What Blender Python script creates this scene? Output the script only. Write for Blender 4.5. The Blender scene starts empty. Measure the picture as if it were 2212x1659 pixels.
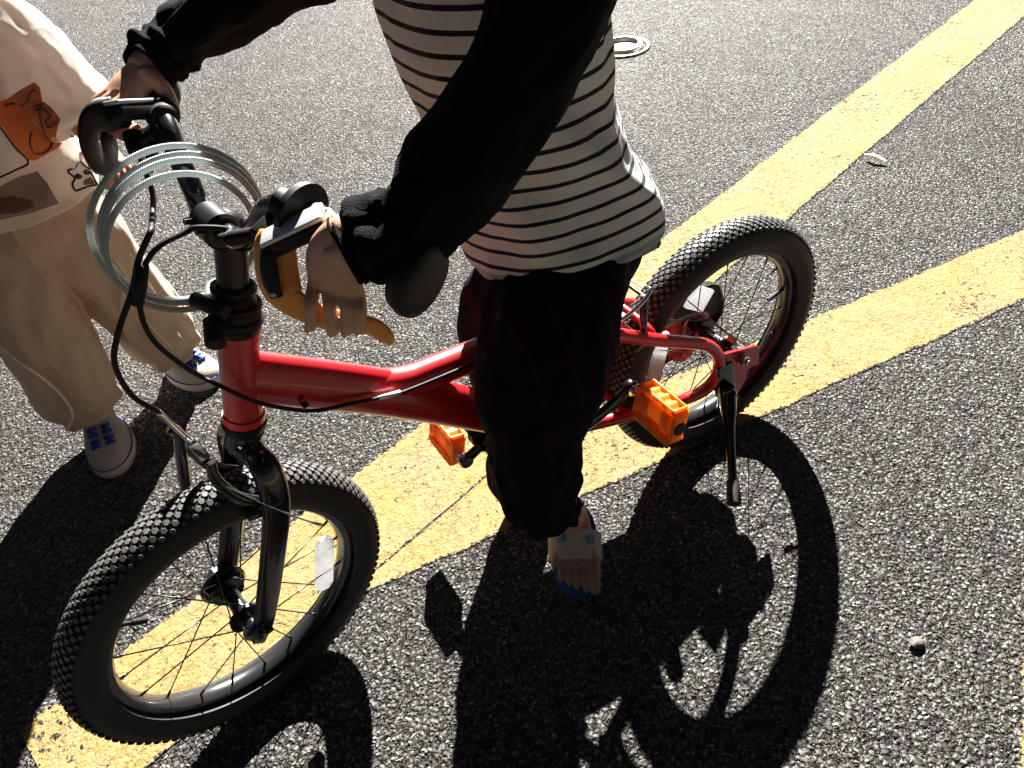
import bpy, bmesh, math, random
import numpy as np
from mathutils import Vector, Matrix, noise as mnoise
from mathutils.bvhtree import BVHTree
from mathutils.geometry import tessellate_polygon
R = math.radians
scene = bpy.context.scene
# ------------------------------------------------------------ camera, sky, sun, exposure
CR = (0.98912574, -0.10020236, -0.1076557); CU = (0.1470723, 0.67390484, 0.72403177); CW = (0.0, 0.73199164, -0.68131362)
cam = bpy.data.cameras.new("camera"); camo = bpy.data.objects.new("camera", cam); scene.collection.objects.link(camo)
cam.sensor_width = 36; cam.lens = 36*1669.1/2212; cam.clip_start = 0.02; cam.clip_end = 3000
M = Matrix(((CR[0], CU[0], -CW[0], 0), (CR[1], CU[1], -CW[1], 0), (CR[2], CU[2], -CW[2], 1.1421), (0, 0, 0, 1)))
camo.matrix_world = M; scene.camera = camo
SUN_AZ, SUN_EL = 1.3914, 0.61066
world = bpy.data.worlds.new("World"); scene.world = world; world.use_nodes = True
wn = world.node_tree; bg = wn.nodes['Background']; sky = wn.nodes.new('ShaderNodeTexSky')
sky.sky_type = 'NISHITA'; sky.sun_disc = False; sky.sun_elevation = SUN_EL; sky.sun_rotation = math.pi/2-SUN_AZ
wn.links.new(sky.outputs[0], bg.inputs[0]); bg.inputs[1].default_value = 0.0025
sl = bpy.data.lights.new("sun", 'SUN'); sl.energy = 5.0; sl.angle = R(0.6); sl.color = (1.0, 0.965, 0.91)
so = bpy.data.objects.new("sun", sl); scene.collection.objects.link(so)
sd = Vector((math.cos(SUN_AZ)*math.cos(SUN_EL), math.sin(SUN_AZ)*math.cos(SUN_EL), math.sin(SUN_EL)))
so.rotation_euler = sd.to_track_quat('Z', 'Y').to_euler(); so.location = sd*20
scene.view_settings.view_transform = 'Standard'; scene.view_settings.look = 'None'
scene.view_settings.exposure = 2.3; scene.view_settings.gamma = 1
scene.render.engine = 'CYCLES'

# ------------------------------------------------------------ coordinate frames
# bike frame: s = forwards, t = to the rider's left, z = up, origin under the rear hub
O = Vector((0.36626, 1.01918, 0)); H = Vector((-0.894813, -0.44644, 0)); N = Vector((0.44644, -0.894813, 0)); U = Vector((0, 0, 1))
AP = Vector((-0.321223, 0.67618, 0.5206)); AX = Vector((0.251822, 0.125639, 0.959583)); RM = Matrix.Rotation(R(9.9), 3, AX)
def W(s, t, z): return O+H*s+N*t+U*z
def SW(s, t, z): return AP+RM@(W(s, t, z)-AP)            # same, for what turns with the handlebar
def Ww(p): return W(*p)
def Sw(p): return SW(*p)

# ------------------------------------------------------------ materials
def new_mat(name):
    m = bpy.data.materials.new(name); m.use_nodes = True
    return m, m.node_tree, m.node_tree.nodes['Principled BSDF']
def cloth_folds(nt, tc, bp, amt, scale):
    """creases: ridged noise stretched along the drop of the cloth"""
    mp = nt.nodes.new('ShaderNodeMapping'); mp.inputs['Scale'].default_value = (1, 1, .42); mp.inputs['Rotation'].default_value = (.35, .5, 0); nt.links.new(tc.outputs['Object'], mp.inputs[0])
    n = nt.nodes.new('ShaderNodeTexNoise'); n.inputs['Scale'].default_value = scale; n.inputs['Detail'].default_value = 1.5; n.inputs['Distortion'].default_value = .5; nt.links.new(mp.outputs[0], n.inputs['Vector'])
    a = nt.nodes.new('ShaderNodeMath'); a.operation = 'SUBTRACT'; a.inputs[1].default_value = .5; nt.links.new(n.outputs[0], a.inputs[0])
    c = nt.nodes.new('ShaderNodeMath'); c.operation = 'ABSOLUTE'; nt.links.new(a.outputs[0], c.inputs[0])
    d = nt.nodes.new('ShaderNodeMath'); d.operation = 'POWER'; d.inputs[1].default_value = .8; nt.links.new(c.outputs[0], d.inputs[0])
    b2 = nt.nodes.new('ShaderNodeBump'); b2.invert = True; b2.inputs['Strength'].default_value = 1; b2.inputs['Distance'].default_value = amt; nt.links.new(d.outputs[0], b2.inputs['Height'])
    nt.links.new(b2.outputs[0], bp.inputs['Normal'])
def mat(name, col, rough=0.5, metal=0.0, coat=0.0, spec=0.5, trans=0.0, bump=0.0, bscale=300, var=0.0, vscale=40, sss=0.0, thin=0.0, folds=0.0, fscale=9, sheen=0.0):
    m, nt, b = new_mat(name); b.inputs['Base Color'].default_value = (*col, 1); b.inputs['Roughness'].default_value = rough
    b.inputs['Metallic'].default_value = metal; b.inputs['Coat Weight'].default_value = coat; b.inputs['Coat Roughness'].default_value = .08
    b.inputs['Specular IOR Level'].default_value = spec; b.inputs['Transmission Weight'].default_value = trans
    if sheen: b.inputs['Sheen Weight'].default_value = sheen
    if sss:
        b.inputs['Subsurface Weight'].default_value = sss; b.inputs['Subsurface Radius'].default_value = (1, .35, .2); b.inputs['Subsurface Scale'].default_value = .006
    tc = nt.nodes.new('ShaderNodeTexCoord')
    if var:
        n = nt.nodes.new('ShaderNodeTexNoise'); n.inputs['Scale'].default_value = vscale; n.inputs['Detail'].default_value = 5
        nt.links.new(tc.outputs['Object'], n.inputs['Vector'])
        h = nt.nodes.new('ShaderNodeMapRange'); h.inputs[3].default_value = 1-var; h.inputs[4].default_value = 1+var
        nt.links.new(n.outputs[0], h.inputs[0])
        x = nt.nodes.new('ShaderNodeVectorMath'); x.operation = 'SCALE'; x.inputs[0].default_value = col
        nt.links.new(h.outputs[0], x.inputs['Scale']); nt.links.new(x.outputs[0], b.inputs['Base Color'])
    if bump:
        n2 = nt.nodes.new('ShaderNodeTexNoise'); n2.inputs['Scale'].default_value = bscale; n2.inputs['Detail'].default_value = 4
        nt.links.new(tc.outputs['Object'], n2.inputs['Vector'])
        bp = nt.nodes.new('ShaderNodeBump'); bp.inputs['Strength'].default_value = bump; bp.inputs['Distance'].default_value = .002
        nt.links.new(n2.outputs[0], bp.inputs['Height']); nt.links.new(bp.outputs[0], b.inputs['Normal'])
        if folds: cloth_folds(nt, tc, bp, folds, fscale)
    if thin:                                                      # light coming through a thin skin (plastic, cloth)
        tr = nt.nodes.new('ShaderNodeBsdfTranslucent'); mx = nt.nodes.new('ShaderNodeMixShader'); out = nt.nodes['Material Output']
        tr.inputs[0].default_value = (*col, 1); mx.inputs[0].default_value = thin
        nt.links.new(b.outputs[0], mx.inputs[1]); nt.links.new(tr.outputs[0], mx.inputs[2]); nt.links.new(mx.outputs[0], out.inputs[0])
    return m
red = mat('red_paint', (.56, .010, .016), .36, coat=.5, bump=.02, var=.06)
black_gloss = mat('black_paint', (.008, .008, .009), .22, coat=.6, bump=.03)
black_plastic = mat('black_plastic', (.007, .007, .0075), .55, spec=.3, bump=.1, bscale=500)
smoke = mat('smoked_plastic', (.012, .012, .010), .3, thin=.12, bump=.06, bscale=120)
rubber = mat('rubber', (.016, .0155, .015), .62, bump=.15, bscale=600, var=.3, vscale=60)
stud_m = mat('dusty_rubber', (.13, .125, .115), .42, bump=.2, bscale=900, var=.5, vscale=130)
chrome = mat('bright_metal', (.75, .76, .78), .16, metal=1, bump=.04)
steel = mat('dull_steel', (.35, .35, .36), .35, metal=1, bump=.1)
spoke_m = mat('black_spoke', (.015, .015, .017), .3, metal=.3)
rim_m = mat('rim_black', (.02, .02, .021), .26, coat=.5, bump=.02)
orange = mat('orange_plastic', (.94, .40, .04), .38, thin=.45, bump=.08, var=.08)
orange_lever = mat('orange_lever', (.85, .32, .05), .42, bump=.08, var=.12)
reflect = mat('clear_reflector', (.80, .82, .84), .22, trans=.6, bump=1.0, bscale=420, thin=.2)
glossy_cap = mat('polished_cap', (.62, .62, .65), .3, metal=.25, coat=.6)
skin = mat('skin', (.52, .29, .19), .5, sss=.25, bump=.12, bscale=350, var=.08)
skin2 = mat('skin_child', (.50, .26, .18), .5, sss=.25, bump=.1, bscale=350, var=.08)
nail_m = mat('nail', (.62, .36, .30), .25)
hair = mat('black_hair', (.012, .010, .009), .45, bump=.8, bscale=250)
cloth_black = mat('black_knit', (.006, .0065, .008), .95, spec=.12, bump=.9, bscale=700, folds=.012, fscale=8)
khaki = mat('khaki_cotton', (.53, .44, .34), .88, bump=.35, bscale=500, var=.10, vscale=14, thin=.25, folds=.055, fscale=7)
cream = mat('cream_cotton', (.82, .76, .68), .88, bump=.3, bscale=500, var=.05, vscale=10, thin=.36, folds=.014, fscale=7)
piping = mat('pale_piping', (.72, .66, .58), .8)
canvas = mat('shoe_canvas', (.50, .46, .40), .85, bump=.4, bscale=600, var=.08)
sole_m = mat('white_sole', (.74, .68, .58), .6, bump=.1, var=.08)
shoe_blue = mat('blue_strap', (.02, .06, .38), .7, bump=.2)
blue_rubber = mat('blue_foam', (.03, .09, .42), .6, bump=.2)
strap_m = mat('cream_strap', (.56, .54, .40), .6, bump=.15, var=.1)
strap_blue = mat('pale_blue_patch', (.18, .30, .42), .6)
print_orange = mat('orange_print', (.62, .17, .045), .75, bump=.2, var=.1)
print_taupe = mat('taupe_print', (.22, .16, .14), .8, bump=.2)
print_dark = mat('dark_red_print', (.10, .03, .03), .8, var=.3)
print_white = mat('white_print', (.72, .70, .70), .75)
ink = mat('ink', (.02, .012, .01), .7)
brown_ink = mat('brown_ink', (.18, .05, .02), .7)
leaf_m = mat('dry_leaf', (.75, .68, .5), .7, var=.2)
pebble_m = mat('pebble', (.11, .098, .09), .7, bump=.6, bscale=250, var=.3)
iron = mat('worn_iron', (.42, .40, .36), .38, metal=.7, bump=.5, bscale=200, var=.2)
cap_fill = mat('dusty_concrete', (.55, .48, .40), .8, bump=.6, bscale=160, var=.35, vscale=60)
highlight_white = mat('highlight_white', (.8, .8, .8), .4)  # white for the painted highlight on the rear brake cable

def asphalt_nodes(nt):
    """coarse aggregate: every stone is its own tilted facet sitting in dark binder"""
    L = nt.links.new; nd = nt.nodes.new
    tc = nd('ShaderNodeTexCoord')
    wn_ = nd('ShaderNodeTexNoise'); wn_.inputs['Scale'].default_value = 210; wn_.inputs['Detail'].default_value = 2
    L(tc.outputs['Object'], wn_.inputs['Vector'])
    wv = nd('ShaderNodeVectorMath'); wv.operation = 'MULTIPLY_ADD'; wv.inputs[1].default_value = (.0035, .0035, 0); wv.inputs[2].default_value = (0, 0, 0)
    L(wn_.outputs['Color'], wv.inputs[0])
    ad = nd('ShaderNodeVectorMath'); ad.operation = 'ADD'; L(tc.outputs['Object'], ad.inputs[0]); L(wv.outputs[0], ad.inputs[1])
    flat = nd('ShaderNodeVectorMath'); flat.operation = 'MULTIPLY'; flat.inputs[1].default_value = (1, 1, 0); L(ad.outputs[0], flat.inputs[0])
    def layer(scale, tilt, off):
        o = nd('ShaderNodeVectorMath'); o.operation = 'ADD'; o.inputs[1].default_value = off; L(flat.outputs[0], o.inputs[0])
        v = nd('ShaderNodeTexVoronoi'); v.inputs['Scale'].default_value = scale; L(o.outputs[0], v.inputs['Vector'])
        d = nd('ShaderNodeVectorMath'); d.operation = 'SUBTRACT'; L(o.outputs[0], d.inputs[0]); L(v.outputs['Position'], d.inputs[1])
        c = nd('ShaderNodeVectorMath'); c.operation = 'SUBTRACT'; c.inputs[1].default_value = (.5, .5, .5); L(v.outputs['Color'], c.inputs[0])
        dt = nd('ShaderNodeVectorMath'); dt.operation = 'DOT_PRODUCT'; L(d.outputs[0], dt.inputs[0]); L(c.outputs[0], dt.inputs[1])
        sc_ = nd('ShaderNodeSeparateXYZ'); L(c.outputs[0], sc_.inputs[0]); cb_ = nd('ShaderNodeCombineXYZ'); L(sc_.outputs[2], cb_.inputs[0]); L(sc_.outputs[0], cb_.inputs[1])
        dt2 = nd('ShaderNodeVectorMath'); dt2.operation = 'DOT_PRODUCT'; L(d.outputs[0], dt2.inputs[0]); L(cb_.outputs[0], dt2.inputs[1])
        mn = nd('ShaderNodeMath'); mn.operation = 'MINIMUM'; L(dt.outputs['Value'], mn.inputs[0]); L(dt2.outputs['Value'], mn.inputs[1])
        m1 = nd('ShaderNodeMath'); m1.operation = 'MULTIPLY'; m1.inputs[1].default_value = tilt; L(mn.outputs[0], m1.inputs[0])
        sq = nd('ShaderNodeMath'); sq.operation = 'POWER'; sq.inputs[1].default_value = 2.2; L(v.outputs['Distance'], sq.inputs[0])
        m2 = nd('ShaderNodeMath'); m2.operation = 'MULTIPLY'; m2.inputs[1].default_value = -.6/scale; L(sq.outputs[0], m2.inputs[0])
        hh = nd('ShaderNodeMath'); hh.operation = 'ADD'; L(m1.outputs[0], hh.inputs[0]); L(m2.outputs[0], hh.inputs[1])
        return v, hh
    v1, h1 = layer(136, 2.5, (0, 0, 0)); v2, h2 = layer(300, 2.2, (3.1, 7.7, 0))
    # the small stones show between the big ones
    mx = nd('ShaderNodeMath'); mx.operation = 'MAXIMUM'; s2 = nd('ShaderNodeMath'); s2.operation = 'SUBTRACT'; s2.inputs[1].default_value = .0021
    L(h2.outputs[0], s2.inputs[0]); L(h1.outputs[0], mx.inputs[0]); L(s2.outputs[0], mx.inputs[1])
    gt = nd('ShaderNodeMath'); gt.operation = 'GREATER_THAN'; L(h1.outputs[0], gt.inputs[0]); L(s2.outputs[0], gt.inputs[1])
    fine = nd('ShaderNodeTexNoise'); fine.inputs['Scale'].default_value = 900; fine.inputs['Detail'].default_value = 3; L(tc.outputs['Object'], fine.inputs['Vector'])
    f2 = nd('ShaderNodeMath'); f2.operation = 'MULTIPLY_ADD'; f2.inputs[1].default_value = .0006; L(fine.outputs[0], f2.inputs[0]); L(mx.outputs[0], f2.inputs[2])
    # stone colours
    mixc = nd('ShaderNodeMix'); mixc.data_type = 'RGBA'; L(gt.outputs[0], mixc.inputs['Factor']); L(v2.outputs['Color'], mixc.inputs['A']); L(v1.outputs['Color'], mixc.inputs['B'])
    sp = nd('ShaderNodeSeparateColor'); L(mixc.outputs['Result'], sp.inputs[0])
    cr = nd('ShaderNodeValToRGB'); e = cr.color_ramp.elements; e[0].position = 0; e[0].color = (.022, .021, .020, 1); e[1].position = 1; e[1].color = (.48, .45, .39, 1)
    e2 = cr.color_ramp.elements.new(.45); e2.color = (.072, .068, .062, 1); e3 = cr.color_ramp.elements.new(.8); e3.color = (.175, .165, .148, 1); e4 = cr.color_ramp.elements.new(.94); e4.color = (.28, .255, .215, 1)
    L(sp.outputs[0], cr.inputs[0])
    pit = nd('ShaderNodeMapRange'); pit.inputs[1].default_value = -.0030; pit.inputs[2].default_value = -.0012; pit.inputs[3].default_value = .12; pit.inputs[4].default_value = 1
    L(mx.outputs[0], pit.inputs[0])
    sc = nd('ShaderNodeVectorMath'); sc.operation = 'SCALE'; L(cr.outputs[0], sc.inputs[0]); L(pit.outputs[0], sc.inputs['Scale'])
    rr = nd('ShaderNodeMapRange'); rr.inputs[3].default_value = .22; rr.inputs[4].default_value = .6; L(sp.outputs[1], rr.inputs[0])
    return tc, sc.outputs[0], rr.outputs[0], f2.outputs[0]
def make_asphalt():
    m, nt, b = new_mat('asphalt'); L = nt.links.new
    tc, col, rough, h = asphalt_nodes(nt)
    big = nt.nodes.new('ShaderNodeTexNoise'); big.inputs['Scale'].default_value = 1.7; big.inputs['Detail'].default_value = 4; L(tc.outputs['Object'], big.inputs['Vector'])
    mr = nt.nodes.new('ShaderNodeMapRange'); mr.inputs[1].default_value = .3; mr.inputs[2].default_value = .7; mr.inputs[3].default_value = 1.02; mr.inputs[4].default_value = 1.40; L(big.outputs[0], mr.inputs[0])
    st = nt.nodes.new('ShaderNodeTexNoise'); st.inputs['Scale'].default_value = 7; st.inputs['Detail'].default_value = 6; st.inputs['Roughness'].default_value = .7; L(tc.outputs['Object'], st.inputs['Vector'])
    sm = nt.nodes.new('ShaderNodeMapRange'); sm.inputs[1].default_value = .38; sm.inputs[2].default_value = .6; sm.inputs[3].default_value = .86; sm.inputs[4].default_value = 1.10; L(st.outputs[0], sm.inputs[0])
    mm2 = nt.nodes.new('ShaderNodeMath'); mm2.operation = 'MULTIPLY'; L(mr.outputs[0], mm2.inputs[0]); L(sm.outputs[0], mm2.inputs[1])
    s = nt.nodes.new('ShaderNodeVectorMath'); s.operation = 'SCALE'; L(col, s.inputs[0]); L(mm2.outputs[0], s.inputs['Scale'])
    L(s.outputs[0], b.inputs['Base Color']); L(rough, b.inputs['Roughness']); b.inputs['Specular IOR Level'].default_value = .28
    bp = nt.nodes.new('ShaderNodeBump'); bp.inputs['Strength'].default_value = 1; bp.inputs['Distance'].default_value = 1.0; L(h, bp.inputs['Height']); L(bp.outputs[0], b.inputs['Normal'])
    return m
def make_yellow():
    m, nt, b = new_mat('worn_yellow_paint'); L = nt.links.new; nd = nt.nodes.new
    tc, acol, arough, ah = asphalt_nodes(nt)
    def noise(scale, det=5, rough=.6):
        n = nd('ShaderNodeTexNoise'); n.inputs['Scale'].default_value = scale; n.inputs['Detail'].default_value = det; n.inputs['Roughness'].default_value = rough; L(tc.outputs['Object'], n.inputs['Vector']); return n.outputs[0]
    def math_(op, a, b_=None, c=None):
        k = nd('ShaderNodeMath'); k.operation = op
        for i, v in enumerate((a, b_, c)):
            if v is None: continue
            if isinstance(v, (int, float)): k.inputs[i].default_value = v
            else: L(v, k.inputs[i])
        return k.outputs[0]
    uv = nd('ShaderNodeUVMap'); uv.uv_map = 'UVMap'; sx = nd('ShaderNodeSeparateXYZ'); L(uv.outputs[0], sx.inputs[0])
    edge = sx.outputs[0]                                        # metres to the nearest painted edge
    # chips: small ones in clusters, plus the ragged border
    chip = noise(85, 5, .7); zone = noise(5.5, 3)
    thr = math_('MULTIPLY_ADD', zone, -.44, .85)
    c1 = math_('GREATER_THAN', chip, thr)
    c2 = math_('LESS_THAN', edge, math_('MULTIPLY_ADD', noise(120, 5), .030, -.0115))
    # cracks
    wob = nd('ShaderNodeTexNoise'); wob.inputs['Scale'].default_value = 30; L(tc.outputs['Object'], wob.inputs['Vector'])
    wa = nd('ShaderNodeVectorMath'); wa.operation = 'MULTIPLY_ADD'; wa.inputs[1].default_value = (.03, .03, 0); L(wob.outputs['Color'], wa.inputs[0]); L(tc.outputs['Object'], wa.inputs[2])
    vo = nd('ShaderNodeTexVoronoi'); vo.feature = 'DISTANCE_TO_EDGE'; vo.inputs['Scale'].default_value = 34; L(wa.outputs[0], vo.inputs['Vector'])
    crk = math_('MULTIPLY', math_('LESS_THAN', vo.outputs['Distance'], .028), math_('GREATER_THAN', noise(9, 3), .5))
    mask = math_('MINIMUM', math_('ADD', c1, c2), 1)
    crr = nd('ShaderNodeValToRGB'); e = crr.color_ramp.elements; e[0].position = .3; e[0].color = (.31, .235, .12, 1); e[1].position = .7; e[1].color = (.37, .245, .062, 1)
    L(noise(7, 6, .7), crr.inputs[0])
    dirt = nd('ShaderNodeMapRange'); dirt.inputs[1].default_value = .35; dirt.inputs[2].default_value = .75; dirt.inputs[3].default_value = 1.06; dirt.inputs[4].default_value = .72; L(noise(60, 6, .75), dirt.inputs[0])
    y1 = nd('ShaderNodeVectorMath'); y1.operation = 'SCALE'; L(crr.outputs[0], y1.inputs[0])
    L(math_('MULTIPLY', dirt.outputs[0], math_('MULTIPLY_ADD', crk, -.33, 1)), y1.inputs['Scale'])
    greyc = nd('ShaderNodeMix'); greyc.data_type = 'RGBA'; L(mask, greyc.inputs['Factor']); L(y1.outputs[0], greyc.inputs['A']); L(acol, greyc.inputs['B'])
    L(greyc.outputs['Result'], b.inputs['Base Color'])
    rm = nd('ShaderNodeMix'); rm.data_type = 'FLOAT'; L(mask, rm.inputs['Factor']); rm.inputs['A'].default_value = .8; b.inputs['Specular IOR Level'].default_value = .3; L(arough, rm.inputs['B']); L(rm.outputs['Result'], b.inputs['Roughness'])
    soft = math_('MULTIPLY', noise(220, 5, .7), .0022); soft2 = math_('MULTIPLY_ADD', ah, .24, soft); soft3 = math_('MULTIPLY_ADD', crk, -.0008, soft2)
    hm = nd('ShaderNodeMix'); hm.data_type = 'FLOAT'; L(mask, hm.inputs['Factor']); L(soft3, hm.inputs['A']); L(ah, hm.inputs['B'])
    bp = nd('ShaderNodeBump'); bp.inputs['Strength'].default_value = 1; bp.inputs['Distance'].default_value = 1.0; L(hm.outputs['Result'], bp.inputs['Height']); L(bp.outputs[0], b.inputs['Normal'])
    return m
asphalt = make_asphalt(); yellow = make_yellow()

# ------------------------------------------------------------ mesh helpers
def link(name, me, m=None, parent=None, smooth=True):
    o = bpy.data.objects.new(name, me); scene.collection.objects.link(o)
    if m is not None:
        for mm in (m if isinstance(m, (list, tuple)) else [m]): me.materials.append(mm)
    if smooth:
        for p in me.polygons: p.use_smooth = True
    if parent is not None:
        bpy.context.view_layer.update()
        o.parent = parent; o.matrix_parent_inverse = parent.matrix_world.inverted()
    return o
def empty(name, loc, label, cat, group=None):
    o = bpy.data.objects.new(name, None); scene.collection.objects.link(o); o.location = loc; o.empty_display_size = .05
    tag(o, label, cat, group); bpy.context.view_layer.update(); return o
def tag(o, label, cat, group=None):
    o['label'] = label; o['category'] = cat
    if group: o['group'] = group
    return o
def structure(o): o['kind'] = 'structure'; return o
def sharp(o, ang=35):
    me = o.data; bm = bmesh.new(); bm.from_mesh(me)
    for e in bm.edges:
        if len(e.link_faces) == 2 and e.calc_face_angle(0) > R(ang): e.smooth = False
    bm.to_mesh(me); bm.free(); return o
class MB:
    """collects shapes for ONE mesh"""
    def __init__(s): s.v = []; s.f = []; s.mi = []; s.uv = None
    def add(s, V, F, mi=0):
        k = len(s.v); s.v += [Vector(p) for p in V]; s.f += [tuple(i+k for i in f) for f in F]; s.mi += [mi]*len(F); return s
    def box(s, c, ax, ay, az, hx, hy, hz, mi=0, bev=0):
        c = Vector(c); ax = Vector(ax).normalized(); ay = Vector(ay).normalized(); az = Vector(az).normalized()
        bm = bmesh.new(); bmesh.ops.create_cube(bm, size=2)
        for v in bm.verts: v.co = Vector((v.co.x*hx, v.co.y*hy, v.co.z*hz))
        if bev: bmesh.ops.bevel(bm, geom=list(bm.edges), offset=bev, segments=3, affect='EDGES', profile=.5)
        bm.verts.index_update(); V = [c+ax*v.co.x+ay*v.co.y+az*v.co.z for v in bm.verts]; F = [tuple(v.index for v in f.verts) for f in bm.faces]; bm.free()
        return s.add(V, F, mi)
    def loft(s, P, rad, seg=20, ref=None, caps=True, mi=0, wr=None):
        V, F = loft_vf(P, rad, seg, ref, caps, wr); return s.add(V, F, mi)
    def ell(s, c, r, ax=None, n=14, mi=0):
        bm = bmesh.new(); bmesh.ops.create_uvsphere(bm, u_segments=n*2, v_segments=n, radius=1)
        A = Matrix([Vector(a).normalized() for a in ax]).transposed() if ax else Matrix.Identity(3)
        bm.verts.index_update(); V = [Vector(c)+A@Vector((v.co.x*r[0], v.co.y*r[1], v.co.z*r[2])) for v in bm.verts]; F = [tuple(v.index for v in f.verts) for f in bm.faces]; bm.free()
        return s.add(V, F, mi)
    def build(s, name, m, parent=None, smooth=True, ang=None):
        me = bpy.data.meshes.new(name); me.from_pydata([tuple(v) for v in s.v], [], s.f); me.validate(); 
        bm = bmesh.new(); bm.from_mesh(me); bmesh.ops.recalc_face_normals(bm, faces=bm.faces); bm.to_mesh(me); bm.free()
        if len(me.polygons) == len(s.mi): me.polygons.foreach_set('material_index', s.mi)
        o = link(name, me, m, parent, smooth)
        if ang: sharp(o, ang)
        return o
def catmull(P, n=6, closed=False):
    P = [Vector(p) for p in P]; out = []; k = len(P)
    for i in range(k if closed else k-1):
        p1, p2 = P[i], P[(i+1) % k]
        p0 = P[(i-1) % k] if closed or i > 0 else p1*2-p2
        p3 = P[(i+2) % k] if closed or i < k-2 else p2*2-p1
        for j in range(n):
            t = j/n; out.append(.5*((2*p1)+(p2-p0)*t+(2*p0-5*p1+4*p2-p3)*t*t+(3*p1-p0-3*p2+p3)*t**3))
    if not closed: out.append(P[-1])
    return out
def lerp_list(Rr, n):
    """interpolate a radius list (floats or pairs) the way catmull() subdivides"""
    A = np.array([(r, r) if isinstance(r, (int, float)) else r for r in Rr], float); out = []
    for i in range(len(A)-1):
        for j in range(n):
            t = j/n; t = t*t*(3-2*t)*.5+t*.5; out.append(A[i]*(1-t)+A[i+1]*t)
    out.append(A[-1]); return out
def loft_vf(P, rad, seg=20, ref=None, caps=True, wr=None):
    P = [Vector(p) for p in P]; n = len(P); T = []
    for i in range(n): T.append(((P[min(i+1, n-1)])-(P[max(i-1, 0)])).normalized())
    ref = Vector(ref) if ref is not None else None
    a = (ref if ref is not None else (Vector((0, 0, 1)) if abs(T[0].z) < .9 else Vector((1, 0, 0))))
    V = []; F = []
    for i in range(n):
        if ref is not None: a = ref
        a = (a-T[i]*a.dot(T[i])).normalized(); b = T[i].cross(a)
        r = rad[i] if isinstance(rad, (list, tuple, np.ndarray)) else rad
        ra, rb = (r, r) if isinstance(r, (int, float)) else (float(r[0]), float(r[1]))
        for k in range(seg):
            th = 2*math.pi*k/seg; w = wr(i/(n-1), th) if wr else 0
            V.append(P[i]+a*(math.cos(th)*(ra+w))+b*(math.sin(th)*(rb+w)))
    for i in range(n-1):
        for k in range(seg):
            k2 = (k+1) % seg; F.append((i*seg+k, i*seg+k2, (i+1)*seg+k2, (i+1)*seg+k))
    if caps:
        F.append(tuple(range(seg))[::-1]); F.append(tuple((n-1)*seg+k for k in range(seg)))
    return V, F
def tube(P, r, n=8, seg=16, rr=None):
    """smooth tube through points"""
    Q = catmull(P, n); return Q, (lerp_list(rr, n) if rr is not None else [r]*len(Q))
def fuse(mb, name, m, parent, voxel=.003, smooth=3):
    """join overlapping closed shapes into one continuous skin"""
    o = mb.build('tmp', m, None)
    md = o.modifiers.new('r', 'REMESH'); md.mode = 'VOXEL'; md.voxel_size = voxel
    if smooth:
        ms = o.modifiers.new('s', 'SMOOTH'); ms.iterations = smooth; ms.factor = .6
    dg = bpy.context.evaluated_depsgraph_get(); me = bpy.data.meshes.new_from_object(o.evaluated_get(dg)); me.name = name
    bpy.data.objects.remove(o); me.materials.clear()
    return link(name, me, m, parent)
def join_into(o, others):
    bm = bmesh.new(); bm.from_mesh(o.data)
    for q in others: bm.from_mesh(q.data)
    bm.to_mesh(o.data); bm.free()
    for q in others: bpy.data.objects.remove(q)
    for p in o.data.polygons: p.use_smooth = True
    return o
def ring_vf(c, n, r0, tube_r, a=64, b=16, flat=1.0):
    n = Vector(n).normalized(); x = n.orthogonal().normalized(); y = n.cross(x); V = []; F = []
    for i in range(a):
        A = 2*math.pi*i/a; rd = x*math.cos(A)+y*math.sin(A)
        for j in range(b):
            B = 2*math.pi*j/b; V.append(Vector(c)+rd*(r0+tube_r*math.cos(B)*flat)+n*(tube_r*math.sin(B)))
    for i in range(a):
        for j in range(b): F.append((i*b+j, ((i+1) % a)*b+j, ((i+1) % a)*b+(j+1) % b, i*b+(j+1) % b))
    return V, F
def cyl(mb, p0, p1, r, seg=24, mi=0, r2=None, bev=.0):
    p0 = Vector(p0); p1 = Vector(p1); d = (p1-p0); L_ = d.length; u = d/L_; r2 = r if r2 is None else r2; b = min(bev, L_*.4, r*.5)
    if b > 0: mb.loft([p0, p0+u*b, p1-u*b, p1], [r-b, r, r2, r2-b], seg, mi=mi)
    else: mb.loft([p0, p1], [r, r2], seg, mi=mi)

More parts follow.
